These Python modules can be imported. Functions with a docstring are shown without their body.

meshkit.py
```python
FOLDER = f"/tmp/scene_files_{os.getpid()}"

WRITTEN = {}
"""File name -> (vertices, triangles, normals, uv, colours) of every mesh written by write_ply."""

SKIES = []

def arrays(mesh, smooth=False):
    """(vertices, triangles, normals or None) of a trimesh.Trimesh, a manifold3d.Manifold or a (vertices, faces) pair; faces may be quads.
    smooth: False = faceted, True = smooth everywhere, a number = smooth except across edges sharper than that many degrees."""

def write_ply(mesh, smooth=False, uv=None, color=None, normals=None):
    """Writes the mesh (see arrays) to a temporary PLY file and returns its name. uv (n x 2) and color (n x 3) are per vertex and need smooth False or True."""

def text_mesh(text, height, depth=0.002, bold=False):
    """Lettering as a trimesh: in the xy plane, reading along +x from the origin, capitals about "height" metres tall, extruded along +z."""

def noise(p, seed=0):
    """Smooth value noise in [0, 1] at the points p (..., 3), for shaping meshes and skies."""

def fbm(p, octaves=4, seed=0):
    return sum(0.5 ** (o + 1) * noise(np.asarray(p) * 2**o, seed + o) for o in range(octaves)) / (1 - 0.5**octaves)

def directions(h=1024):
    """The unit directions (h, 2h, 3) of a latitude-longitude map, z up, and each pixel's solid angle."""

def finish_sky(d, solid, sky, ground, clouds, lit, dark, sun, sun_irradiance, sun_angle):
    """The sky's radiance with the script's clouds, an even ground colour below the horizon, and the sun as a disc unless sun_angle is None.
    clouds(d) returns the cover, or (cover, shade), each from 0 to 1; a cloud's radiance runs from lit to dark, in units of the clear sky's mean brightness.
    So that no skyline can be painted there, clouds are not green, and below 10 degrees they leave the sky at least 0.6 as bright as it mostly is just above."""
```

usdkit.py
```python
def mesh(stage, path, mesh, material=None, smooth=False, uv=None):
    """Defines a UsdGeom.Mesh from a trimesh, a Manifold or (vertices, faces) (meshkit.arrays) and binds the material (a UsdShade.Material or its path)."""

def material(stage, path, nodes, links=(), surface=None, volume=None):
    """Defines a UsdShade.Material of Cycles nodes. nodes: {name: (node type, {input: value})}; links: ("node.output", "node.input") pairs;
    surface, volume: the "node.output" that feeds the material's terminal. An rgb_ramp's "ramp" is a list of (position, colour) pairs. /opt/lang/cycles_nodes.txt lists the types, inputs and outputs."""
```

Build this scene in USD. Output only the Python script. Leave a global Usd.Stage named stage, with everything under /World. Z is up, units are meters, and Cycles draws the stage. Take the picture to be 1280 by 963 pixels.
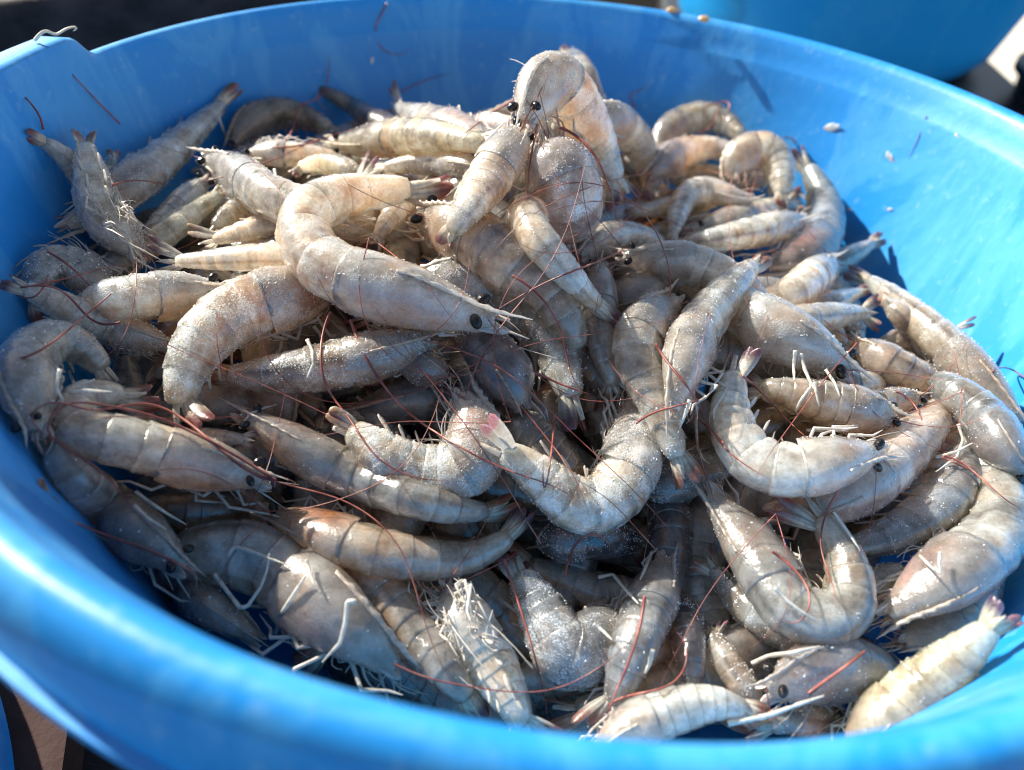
import math, random
import numpy as np
import trimesh
from scipy.interpolate import CubicSpline, RBFInterpolator
from scipy.ndimage import gaussian_filter, gaussian_filter1d, minimum_filter
from scipy.spatial import cKDTree
from pxr import Usd, UsdGeom, UsdLux, UsdShade, Gf, Sdf, Vt
import usdkit, meshkit

SEED = 7
rng = np.random.default_rng(SEED)
random.seed(SEED)
stage = Usd.Stage.CreateInMemory()
UsdGeom.Xform.Define(stage, '/World')
UsdGeom.Scope.Define(stage, '/World/Looks')

# ------------------------------------------------------------------ camera
R = 0.17                                   # inner radius of the basin's rim, which lies at z = 0
PITCH, ROLL, YAW, FPX = .704, .093, -.071, 950.0
CAM = np.array([0, -1.266 * R, .541 * R])
FW = np.array([math.sin(YAW) * math.cos(PITCH), math.cos(YAW) * math.cos(PITCH), -math.sin(PITCH)])
_r = np.cross(FW, [0, 0, 1.]); _r /= np.linalg.norm(_r); _u = np.cross(_r, FW)
RT = math.cos(ROLL) * _r + math.sin(ROLL) * _u
UP = -math.sin(ROLL) * _r + math.cos(ROLL) * _u
cam = UsdGeom.Camera.Define(stage, '/World/camera')
mm = np.eye(4); mm[0, :3] = RT; mm[1, :3] = UP; mm[2, :3] = -FW; mm[3, :3] = CAM
cam.AddTransformOp().Set(Gf.Matrix4d(mm.tolist()))
cam.CreateHorizontalApertureAttr(36.0)
cam.CreateFocalLengthAttr(36.0 * FPX / 1280)
cam.CreateFStopAttr(8.8)
cam.CreateFocusDistanceAttr(0.212)
cam.CreateClippingRangeAttr(Gf.Vec2f(0.01, 1000))
cam.CreateExposureAttr(1.36)

# ------------------------------------------------------------------ sky and sun
SUN = np.array([-.72, .39, .58]); SUN /= np.linalg.norm(SUN)
sky = usdkit.material(stage, '/World/Looks/sky_look', {
    's': ('sky_texture', {'sky_type': 'single_scattering', 'sun_disc': False, 'sun_elevation': math.asin(SUN[2]), 'sun_rotation': math.atan2(SUN[0], SUN[1]), 'aerosol_density': 1.0}),
    'h': ('hsv', {'saturation': 0.75, 'value': 1.0}),
    'b': ('background_shader', {'strength': 0.058})}, [('s.color', 'h.color'), ('h.color', 'b.color')], surface='b.background')
dome = UsdLux.DomeLight.Define(stage, '/World/sky')
UsdShade.MaterialBindingAPI.Apply(dome.GetPrim()).Bind(sky)
dome.GetPrim().SetCustomDataByKey('kind', 'structure')
sun = UsdLux.DistantLight.Define(stage, '/World/sun')
sun.CreateNormalizeAttr(True); sun.CreateIntensityAttr(1.25); sun.CreateAngleAttr(1.2); sun.CreateColorAttr(Gf.Vec3f(1, .93, .80))
sz = SUN; sx = np.cross([0, 0, 1.], sz); sx /= np.linalg.norm(sx); sy = np.cross(sz, sx)
ms = np.eye(4); ms[0, :3] = sx; ms[1, :3] = sy; ms[2, :3] = sz
sun.AddTransformOp().Set(Gf.Matrix4d(ms.tolist()))

# ------------------------------------------------------------------ helpers
_names = {}
def numbered(parent, name):
    k = (parent, name); n = _names.get(k, 0); _names[k] = n + 1
    return f'{parent}/{name}' if n == 0 else f'{parent}/{name}_{n:03d}'
def tag(prim, label=None, cat=None, group=None, kind=None):
    prim = prim.GetPrim() if hasattr(prim, 'GetPrim') else prim
    for k, v in (('label', label), ('category', cat), ('group', group), ('kind', kind)):
        if v: prim.SetCustomDataByKey(k, v)
def thing(name, label, cat, group=None, loc=(0, 0, 0), rotz=0):
    x = UsdGeom.Xform.Define(stage, numbered('/World', name))
    x.AddTranslateOp().Set(Gf.Vec3d(*map(float, loc)))
    if rotz: x.AddRotateZOp().Set(float(rotz))
    tag(x, label, cat, group)
    return x
def obj(name, mesh, mat, parent=None, smooth=True, col=None, origin=None, fr=None):
    pp = str(parent.GetPath()) if parent is not None else '/World'
    if origin is not None:
        v, f = (mesh.vertices, mesh.faces) if hasattr(mesh, 'vertices') else mesh
        mesh = (np.asarray(v) - origin, np.asarray(f))
    m = usdkit.mesh(stage, numbered(pp, name), mesh, mat, smooth=smooth)
    if col is not None:
        pv = UsdGeom.PrimvarsAPI(m).CreatePrimvar('col', Sdf.ValueTypeNames.Color3fArray, 'vertex')
        pv.Set(Vt.Vec3fArray.FromNumpy(np.asarray(col, np.float32)))
    if fr is not None: UsdGeom.PrimvarsAPI(m).CreatePrimvar('fr', Sdf.ValueTypeNames.FloatArray, 'vertex').Set(Vt.FloatArray.FromNumpy(np.full(len(col), fr, np.float32)))
    return m
def ray(px):
    px = np.atleast_2d(np.asarray(px, float))
    return FW + (px[:, :1] - 640) / FPX * RT - (px[:, 1:2] - 481.5) / FPX * UP
def at(px, t): return CAM + ray(px) * np.asarray(t).reshape(-1, 1)
def project(p):
    q = np.asarray(p) - CAM; z = q @ FW
    return np.stack([640 + FPX * (q @ RT) / z, 481.5 - FPX * (q @ UP) / z], -1), z
def on_plane(x, y, z):
    q = ray((x, y))[0]; return CAM + q * (z - CAM[2]) / q[2]
def grid_faces(n, m, closed=True):
    i, j = np.meshgrid(np.arange(n - 1), np.arange(m if closed else m - 1), indexing='ij')
    i, j = i.ravel(), j.ravel(); k = (j + 1) % m
    return np.vstack([np.stack([i * m + j, (i + 1) * m + j, (i + 1) * m + k], 1), np.stack([i * m + j, (i + 1) * m + k, i * m + k], 1)])
def tube(pts, rad, sides=6):
    pts = np.asarray(pts, float); n = len(pts); rad = np.broadcast_to(rad, n)
    T = np.gradient(pts, axis=0); T /= np.linalg.norm(T, axis=1, keepdims=True) + 1e-12
    a = np.array([0, 0, 1.]) if abs(T[0, 2]) < .9 else np.array([1., 0, 0])
    N = np.zeros_like(pts); N[0] = np.cross(T[0], a); N[0] /= np.linalg.norm(N[0])
    for i in range(1, n):
        v = N[i - 1] - T[i] * (N[i - 1] @ T[i]); N[i] = v / (np.linalg.norm(v) + 1e-12)
    B = np.cross(T, N); th = np.arange(sides) * 2 * np.pi / sides
    v = pts[:, None] + rad[:, None, None] * (np.cos(th)[None, :, None] * N[:, None] + np.sin(th)[None, :, None] * B[:, None])
    v = v.reshape(-1, 3); f = grid_faces(n, sides)
    c0, c1 = len(v), len(v) + 1; j = np.arange(sides); k = (j + 1) % sides
    f = np.vstack([f, np.stack([np.full(sides, c0), j, k], 1), np.stack([np.full(sides, c1), (n - 1) * sides + k, (n - 1) * sides + j], 1)])
    return np.vstack([v, pts[:1], pts[-1:]]), f
def resample(pts, n):
    pts = np.asarray(pts, float)
    d = np.r_[0, np.cumsum(np.linalg.norm(np.diff(pts, axis=0), axis=1) + 1e-9)]
    k = CubicSpline(d, pts) if len(pts) > 2 else (lambda x: np.stack([np.interp(x, d, pts[:, c]) for c in range(pts.shape[1])], 1))
    fine = k(np.linspace(0, d[-1], 200))
    e = np.r_[0, np.cumsum(np.linalg.norm(np.diff(fine, axis=0), axis=1))]
    return np.stack([np.interp(np.linspace(0, e[-1], n), e, fine[:, c]) for c in range(pts.shape[1])], 1)

# ------------------------------------------------------------------ materials
def mat(name, nodes, links, surface='p.BSDF', **kw): return usdkit.material(stage, '/World/Looks/' + name, nodes, links, surface=surface, **kw)

SHELL = mat('shrimp_shell', {
    'a': ('attribute', {'attribute': 'col'}), 'fr': ('attribute', {'attribute': 'fr'}), 'g': ('geometry', {}),
    'n1': ('noise_texture', {'scale': 900.0, 'detail': 4.0, 'roughness': .65}),
    'n2': ('noise_texture', {'scale': 150.0, 'detail': 5.0, 'roughness': .6}),
    'n4': ('noise_texture', {'scale': 60.0, 'detail': 3.0, 'roughness': .6, 'distortion': .8}),
    'n3': ('noise_texture', {'scale': 2400.0, 'detail': 2.0}),
    'v1': ('voronoi_texture', {'scale': 1900.0}),
    'r1': ('rgb_ramp', {'ramp': [(.25, (.42, .39, .35)), (.42, (.78, .76, .72)), (.55, (1, 1, 1)), (.75, (1.25, 1.23, 1.18))]}),
    'r2': ('rgb_ramp', {'ramp': [(.27, (.36, .33, .31)), (.45, (.80, .77, .73)), (.58, (1.10, 1.09, 1.07)), (.75, (1.36, 1.36, 1.35))]}),
    'r4': ('rgb_ramp', {'ramp': [(.3, (.72, .74, .80)), (.48, (1, 1, 1)), (.60, (1.12, .95, .84)), (.72, (1.12, .78, .56))]}),
    'm1': ('mix_color', {'blend_type': 'multiply', 'fac': .55, 'use_clamp': False}), 'm2': ('mix_color', {'blend_type': 'multiply', 'fac': .95}),
    'm4': ('mix_color', {'blend_type': 'multiply', 'fac': .9}),
    'rd': ('rgb_ramp', {'ramp': [(0, (.35, .31, .28)), (.10, (.62, .58, .55)), (.2, (1, 1, 1))]}),
    'm3': ('mix_color', {'blend_type': 'multiply', 'fac': .55}),
    'f1': ('math', {'math_type': 'multiply_add', 'value2': 1.5, 'value3': -1.74}), 'f2': ('math', {'math_type': 'multiply_add', 'value2': 1.0}), 'f3': ('math', {'math_type': 'multiply_add', 'value2': .46}),
    'f4': ('math', {'math_type': 'multiply', 'value2': 5.0, 'use_clamp': True}), 'f5': ('math', {'math_type': 'multiply', 'value2': .6}),
    'mf': ('mix_color', {'blend_type': 'mix', 'b': (.78, .765, .74)}),
    'rr': ('map_range', {'from_min': .3, 'from_max': .7, 'to_min': .16, 'to_max': .42}), 'ra': ('math', {'math_type': 'multiply_add', 'value2': .4}),
    'b1': ('bump', {'strength': .25, 'distance': .0006}), 'b2': ('bump', {'strength': .38, 'distance': .0016}), 'b3': ('bump', {'strength': .6, 'distance': .0005}),
    'p': ('principled_bsdf', {'ior': 1.45, 'subsurface_weight': .6, 'subsurface_scale': .007, 'subsurface_radius': (1, .68, .48), 'coat_weight': 1.0, 'coat_roughness': .10}),
    }, [('g.position', x + '.vector') for x in ('n1', 'n2', 'n3', 'n4', 'v1')] + [
        ('n1.fac', 'r1.fac'), ('n2.fac', 'r2.fac'), ('n4.fac', 'r4.fac'), ('a.color', 'm1.a'), ('r1.color', 'm1.b'), ('m1.result', 'm2.a'), ('r2.color', 'm2.b'), ('m2.result', 'm4.a'), ('r4.color', 'm4.b'),
        ('v1.distance', 'rd.fac'), ('m4.result', 'm3.a'), ('rd.color', 'm3.b'),
        ('n2.fac', 'f1.value1'), ('n3.fac', 'f2.value1'), ('f1.value', 'f2.value3'), ('fr.fac', 'f3.value1'), ('f2.value', 'f3.value3'), ('f3.value', 'f4.value1'), ('f4.value', 'f5.value1'),
        ('m3.result', 'mf.a'), ('f5.value', 'mf.fac'), ('mf.result', 'p.base_color'), ('n2.fac', 'rr.value'), ('f4.value', 'ra.value1'), ('rr.result', 'ra.value3'), ('ra.value', 'p.roughness'),
        ('n1.fac', 'b1.height'), ('n2.fac', 'b2.height'), ('b1.normal', 'b2.normal'), ('f4.value', 'b3.height'), ('b2.normal', 'b3.normal'), ('b3.normal', 'p.normal'), ('b2.normal', 'p.coat_normal')])
LIMB = mat('shrimp_limb', {
    'a': ('attribute', {'attribute': 'col'}), 'g': ('geometry', {}), 'n1': ('noise_texture', {'scale': 700.0, 'detail': 3.0}),
    'r1': ('rgb_ramp', {'ramp': [(.25, (.6, .56, .52)), (.5, (1, 1, 1)), (.8, (1.15, 1.15, 1.15))]}), 'm1': ('mix_color', {'blend_type': 'multiply', 'fac': 1.0}),
    'b1': ('bump', {'strength': .4, 'distance': .0006}),
    'p': ('principled_bsdf', {'roughness': .35, 'subsurface_weight': .3, 'subsurface_scale': .002, 'subsurface_radius': (1, .7, .5)}),
    }, [('g.position', 'n1.vector'), ('n1.fac', 'r1.fac'), ('a.color', 'm1.a'), ('r1.color', 'm1.b'), ('m1.result', 'p.base_color'), ('n1.fac', 'b1.height'), ('b1.normal', 'p.normal')])
EYE = mat('shrimp_eye', {'p': ('principled_bsdf', {'base_color': (.006, .005, .005), 'roughness': .22}), 'g': ('geometry', {}), 'v': ('voronoi_texture', {'scale': 2200.0}), 'b': ('bump', {'strength': .3, 'distance': .0004})},
          [('g.position', 'v.vector'), ('v.distance', 'b.height'), ('b.normal', 'p.normal')])
ANTM = mat('antenna_red', {'g': ('geometry', {}), 'n': ('noise_texture', {'scale': 160.0, 'detail': 3.0}), 'r': ('rgb_ramp', {'ramp': [(.3, (.09, .018, .014)), (.5, (.24, .06, .045)), (.72, (.42, .17, .12))]}), 'p': ('principled_bsdf', {'roughness': .4})},
           [('g.position', 'n.vector'), ('n.fac', 'r.fac'), ('r.color', 'p.base_color')])
FROST = mat('frost_crystals', {'p': ('principled_bsdf', {'base_color': (.66, .64, .61), 'roughness': .7, 'specular_ior_level': .2, 'subsurface_weight': .4, 'subsurface_scale': .001})}, [])

def plastic(name, base, stain):
    return mat(name, {'g': ('geometry', {}), 'mp': ('mapping', {'scale': (1, 1, .35)}),
        'n1': ('noise_texture', {'scale': 26.0, 'detail': 6.0, 'roughness': .6, 'distortion': .6}), 'n2': ('noise_texture', {'scale': 240.0, 'detail': 4.0}),
        'n3': ('noise_texture', {'scale': 9.0, 'detail': 3.0}),
        'mpv': ('mapping', {'scale': (420, 420, 30), 'rotation': (.5, .3, .2)}), 'v': ('noise_texture', {'scale': 1.0, 'detail': 4.0, 'roughness': .7}),
        'rv': ('rgb_ramp', {'ramp': [(.60, (0, 0, 0)), (.66, (.5, .5, .5)), (.72, (1, 1, 1))]}),
        'r1': ('rgb_ramp', {'ramp': [(.47, (0, 0, 0)), (.50, (.25, .25, .25)), (.56, (.45, .45, .45)), (.60, (.2, .2, .2)), (.68, (.6, .6, .6)), (.9, (.75, .75, .75))]}),
        'r2': ('rgb_ramp', {'ramp': [(.63, (0, 0, 0)), (.72, (.8, .8, .8))]}),
        'mx': ('mix_color', {'blend_type': 'mix', 'a': base, 'b': stain}),
        'mx2': ('mix_color', {'blend_type': 'mix', 'b': (.35, .52, .66)}), 'k': ('math', {'math_type': 'multiply', 'value2': .2}),
        'mx3': ('mix_color', {'blend_type': 'mix', 'b': (.30, .45, .60)}), 'k3': ('math', {'math_type': 'multiply', 'value2': .22}),
        'rr': ('map_range', {'from_min': .3, 'from_max': .7, 'to_min': .36, 'to_max': .58}),
        'b': ('bump', {'strength': .12, 'distance': .001}),
        'p': ('principled_bsdf', {'ior': 1.5})},
        [('g.position', 'mp.vector'), ('mp.vector', 'n1.vector'), ('g.position', 'n2.vector'), ('g.position', 'n3.vector'), ('g.position', 'mpv.vector'), ('mpv.vector', 'v.vector'), ('v.fac', 'rv.fac'),
         ('n1.fac', 'r1.fac'), ('r1.color', 'mx.fac'), ('n2.fac', 'r2.fac'), ('mx.result', 'mx2.a'), ('r2.color', 'k.value1'), ('k.value', 'mx2.fac'),
         ('mx2.result', 'mx3.a'), ('rv.color', 'k3.value1'), ('k3.value', 'mx3.fac'), ('mx3.result', 'p.base_color'),
         ('n3.fac', 'rr.value'), ('rr.result', 'p.roughness'), ('n2.fac', 'b.height'), ('b.normal', 'p.normal')])
BLUE = plastic('blue_plastic', (.009, .215, .59), (.085, .36, .68))
BLUE2 = plastic('lit_blue_plastic', (.006, .31, .76), (.03, .37, .78))  # blue plastic with skylight painted into the colour, for the basin behind
def simple(name, c0, c1, scale, rough=.6, bump=.4, dist=.002, stretch=(1, 1, 1), spec=.5):
    return mat(name, {'g': ('geometry', {}), 'mp': ('mapping', {'scale': stretch}), 'n': ('noise_texture', {'scale': scale, 'detail': 7.0, 'roughness': .65}), 'r': ('rgb_ramp', {'ramp': [(.3, c0), (.7, c1)]}),
        'b': ('bump', {'strength': bump, 'distance': dist}), 'p': ('principled_bsdf', {'roughness': rough, 'specular_ior_level': spec})},
        [('g.position', 'mp.vector'), ('mp.vector', 'n.vector'), ('n.fac', 'r.fac'), ('r.color', 'p.base_color'), ('n.fac', 'b.height'), ('b.normal', 'p.normal')])
WOOD = simple('dark_wet_wood', (.006, .005, .006), (.045, .034, .036), 60.0, .7, .9, .004, (.25, 1, 1), .25)
GROUND = simple('dark_ground', (.003, .003, .003), (.014, .012, .011), 55.0, .9, .8, .004, spec=.05)
BROWN = simple('brown_board_look', (.034, .018, .016), (.056, .033, .030), 90.0, .8, .6, .002, spec=.15)
PALE = simple('pale_board_look', (.50, .46, .38), (.68, .64, .56), 30.0, .6, .2)
BLACKP = simple('black_plastic', (.012, .013, .014), (.03, .032, .034), 40.0, .35, .1)
# ------------------------------------------------------------------ the setting: ground
def sheet(name, size, z, mat_, amp, n=120, seed=0):
    x, y = np.meshgrid(np.linspace(-size, size, n), np.linspace(-size * .5, size * 1.6, n), indexing='ij')
    p = np.stack([x, y, 0 * x], -1).reshape(-1, 3); p[:, 2] = z + amp * (meshkit.fbm(p * 14 + 3, 4, seed) - .5)
    f = grid_faces(n, n, False); f = f[:, [0, 2, 1]] if np.cross(p[f[0, 1]] - p[f[0, 0]], p[f[0, 2]] - p[f[0, 0]])[2] < 0 else f
    return obj(name, (p, f), mat_)
ZG = -.150
ZF = -.38
tag(sheet('ground', 4.0, ZF, GROUND, .012), kind='structure')

# ------------------------------------------------------------------ basins
TAN = .30
def sstep(x): x = np.clip(x, 0, 1); return x * x * (3 - 2 * x)
def profile(Rr, depth, lip, b):
    """(radius, height) round a basin's section at handle strength b (0..1), from the inside centre over the rim to the outside centre."""
    up = .0075 * b; w = lip
    rb = Rr - depth * TAN
    p = [(.0, -depth), (rb * .5, -depth), (rb - .012, -depth), (rb - .004, -depth + .002), (rb + .001, -depth + .007)]
    for t in np.linspace(.1, .86, 9): p.append((rb + (Rr - rb) * t * .995 + .0005, -depth + depth * t))
    p += [(Rr - .0045, -.0125 + up * .5), (Rr - .0030, -.0112 + up * .7), (Rr - .0012, -.0060 + up), (Rr + .0002, -.0018 + up), (Rr + .0018, .0004 + up), (Rr + .0040, .0008 + up)]
    drop = [(.0058, .0004), (.0074, -.0010), (.0088, -.0034), (.0097, -.0066), (.0102, -.0105), (.0104, -.0150), (.0105, -.0195)]
    flat = [(.0070, .0006), (.0110, .0002), (.0150, -.0014), (.0178, -.0045), (.0190, -.0090), (.0193, -.0140), (.0194, -.0195)]
    for (r0, z0), (r1, z1) in zip(drop, flat): p.append((Rr + r0 * (1 - b) + r1 * b, (z0 * (1 - b) + (z1 + up) * b)))
    e = Rr + .0105 * (1 - b) + .0194 * b
    p += [(e + .0004, -.0203), (e + .0021, -.0207), (e + .0025, -.0215), (e + .0020, -.0224), (e - .0012, -.0224), (e - .0020, -.0195), (e - .0024, -.0140)]
    p += [(Rr + .0052, -.0050), (Rr + .0034, -.0045), (Rr + .0018, -.0120)]
    for t in np.linspace(.8, .08, 6): p.append((rb + (Rr - rb) * t + .0032, -depth + depth * t - .001))
    p += [(rb - .004, -depth - .003), (rb * .5, -depth - .003), (0, -depth - .003)]
    return np.array(p)
def basin_mesh(Rr=R, depth=.130, lip=.029, handles=(), n=288):
    ph = np.arange(n) * 2 * np.pi / n; rows = []
    for a in ph:
        b = 0
        for (h0, h1, soft) in handles:
            x = (a - h0 + np.pi) % (2 * np.pi) - np.pi; L = h1 - h0
            b = max(b, float(sstep(x / soft + .5) * sstep((L - x) / soft + .5)))
        q = profile(Rr, depth, lip, b)
        rows.append(np.stack([q[:, 0] * math.cos(a), q[:, 0] * math.sin(a), q[:, 1]], 1))
    v = np.array(rows); m = v.shape[1]
    f = grid_faces(n, m, False)
    i = np.arange(m - 1)
    last = np.vstack([np.stack([(n - 1) * m + i, i, i + 1], 1), np.stack([(n - 1) * m + i, i + 1, (n - 1) * m + i + 1], 1)])
    mesh = trimesh.Trimesh(v.reshape(-1, 3), np.vstack([f, last]), process=True, merge_tex=True)
    mesh.update_faces(mesh.nondegenerate_faces())
    mesh.fix_normals()
    return mesh
hp = [on_plane(-260, 300, .006), on_plane(122, 55, .006)]
ha = sorted(math.atan2(p[1], p[0]) % (2 * np.pi) for p in hp)
B1 = thing('plastic_basin', 'large round blue plastic basin heaped with raw shrimp', 'basin')
obj('body', basin_mesh(handles=[(ha[0], ha[1], .055)]), BLUE, B1, smooth=40)

def tilt(x, ax):
    x.AddRotateXOp().Set(float(ax[0])); x.AddRotateYOp().Set(float(ax[1]))
# the basin behind on the right stands higher, so that its underside shows
pc = at((1046, -60), .60)[0]; B2C = (pc[0] + .032, pc[1] + .08, pc[2] + .135 - .082)
B2 = thing('plastic_basin', 'second blue plastic basin standing behind the far right rim, cut by the top edge', 'basin', loc=B2C)
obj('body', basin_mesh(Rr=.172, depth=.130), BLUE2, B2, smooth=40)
# the one at the lower left shows only a piece of its rim
pc = at((6, 958), .19)[0]
B3 = thing('plastic_basin', 'third blue basin of which only the rim shows in the bottom left corner', 'basin', loc=(pc[0] - .1525, pc[1] - .1065, pc[2]))
obj('body', basin_mesh(Rr=.172, depth=.10), BLUE, B3, smooth=40)

# ------------------------------------------------------------------ things round the basins
def rounded_box(sx, sy, sz, r, seed=0, rough=0.0):
    import manifold3d as m3
    bx = m3.Manifold.batch_hull([m3.Manifold.sphere(r, 16).translate((x * (sx / 2 - r), y * (sy / 2 - r), z * (sz / 2 - r))) for x in (-1, 1) for y in (-1, 1) for z in (-1, 1)])
    bx = bx.refine_to_length(max(sx, sy, sz) / 70)
    v, f, _ = meshkit.arrays(bx)
    if rough: v = v + rough * (meshkit.fbm(v * 60, 3, seed)[:, None] - .5) * v / (np.linalg.norm(v, axis=1, keepdims=True) + 1e-9) + rough * .8 * (meshkit.fbm(v * [9, 50, 50], 3, seed + 5)[:, None] - .5)
    return v, f
def oriented(a, b, up, v):
    x = (b - a) / np.linalg.norm(b - a); y = np.cross(up, x); y /= np.linalg.norm(y); z = np.cross(x, y)
    return v[:, :1] * x + v[:, 1:2] * y + v[:, 2:3] * z
t = thing('table', 'dark wet wooden table top carrying the full basin', 'table', loc=(-.22, -.02, ZG - .012))
for k in range(6):
    v, f = rounded_box(.92, .158, .022, .003, 20 + k, .002); v = v + [0, -.40 + .16 * k, -.001 * (k % 2)]
    obj('plank', (v, f), WOOD, t, smooth=35)
v, f = rounded_box(.30, .30, .10, .006, 31); cc_ = np.array([B2C[0], B2C[1], B2C[2] - .134 - .052])
t = thing('black_crate', 'black crate that lifts the second basin behind the far right rim', 'crate', loc=cc_); obj('body', (v, f), BLACKP, t, smooth=35)
# dark wooden beam of the stall behind the left part of the far rim
def beam(name, pa, pb, z, sy_, sz_, mat_, label, cat, seed=0, rough=.006, r=.004):
    a, b = on_plane(*pa, z), on_plane(*pb, z); L = np.linalg.norm(b - a); c = (a + b) / 2
    v, f = rounded_box(L * 1.9, sy_, sz_, r, seed, rough)
    t = thing(name, label, cat, loc=c, rotz=math.degrees(math.atan2(b[1] - a[1], b[0] - a[0])))
    obj('plank', (v, f), mat_, t, smooth=35)
    return t
beam('wooden_beam', (20, 42), (330, 2), -.030, .030, .034, WOOD, 'dark rough wooden beam behind the far left rim of the full basin', 'beam', 3)
g1 = on_plane(10, -8, ZF + .02); v, f = rounded_box(.9, .55, .012, .004, 4)
t = thing('pale_board', 'bright pale board glimpsed past the dark beam in the top left corner', 'board', loc=g1 + np.array([-.30, .40, 0]), rotz=12); obj('panel', (v, f), PALE, t, smooth=35)
# pale plank and black tub at the right
a, b = on_plane(1224, 132, ZF + .03), on_plane(1300, -40, ZF + .03)
v, f = rounded_box(np.linalg.norm(b - a) * 1.12, .085, .022, .003, 6); q = oriented(a, b, np.array([0, 0, 1.0]), v)
t = thing('pale_plank', 'pale sunlit plank beside the second basin at the top right', 'plank', loc=(a + b) / 2); obj('plank', (q, f), PALE, t, smooth=35)
pc = at((1412, 120), .60)[0]; ph = np.linspace(0, 2 * np.pi, 65)[:-1]
pf = np.array([(.0, -.10), (.062, -.10), (.066, -.096), (.080, .0), (.086, .004), (.086, .010), (.080, .012), (.076, .006), (.062, -.094), (0, -.094)])
v = np.stack([pf[None, :, 0] * np.cos(ph)[:, None], pf[None, :, 0] * np.sin(ph)[:, None], np.repeat(pf[None, :, 1], 64, 0)], -1); i = np.arange(64); m_ = len(pf)
f = np.vstack([np.vstack([np.stack([i * m_ + j, (i + 1) % 64 * m_ + j, (i + 1) % 64 * m_ + j + 1], 1), np.stack([i * m_ + j, (i + 1) % 64 * m_ + j + 1, i * m_ + j + 1], 1)]) for j in range(m_ - 1)])
tb = trimesh.Trimesh(v.reshape(-1, 3), f); tb.update_faces(tb.nondegenerate_faces()); tb.fix_normals()
t = thing('black_bucket', 'black plastic bucket cut by the right edge behind the rim', 'bucket', loc=pc); obj('body', tb, BLACKP, t, smooth=40)
# brown board with a rounded corner at the lower left
pc = at((30, 905), .225)[0]
from shapely.geometry import box as sbox
br = trimesh.creation.extrude_polygon(sbox(-.11, -.30, -.012, .30).buffer(.012, quad_segs=10), .016, engine='earcut')
t = thing('brown_board', 'brown board with a rounded corner below the rim at the lower left', 'board', loc=(pc[0] + .012, pc[1] + .01, pc[2] - .008), rotz=24)
obj('panel', br, BROWN, t, smooth=30)
gv = []
for k in range(4):
    bx = trimesh.creation.box([.030 + .006 * (k % 2), .0016, .0012]); bx.apply_translation([-.045 - .006 * k, .004 + .0048 * k, .0166]); gv.append(bx)
for bx in gv: obj('rib', bx, BROWN, t, smooth=False)
PILE = None
def profile_h(s):
    return np.interp(s, [0, .03, .06, .09, .15, .22, .30, .37, .45, .55, .65, .74, .80, .86, .885, .90, 1],
                     [.07, .14, .28, .42, .66, .86, .97, 1.0, .99, .94, .84, .71, .59, .46, .37, .28, .20])

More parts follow.
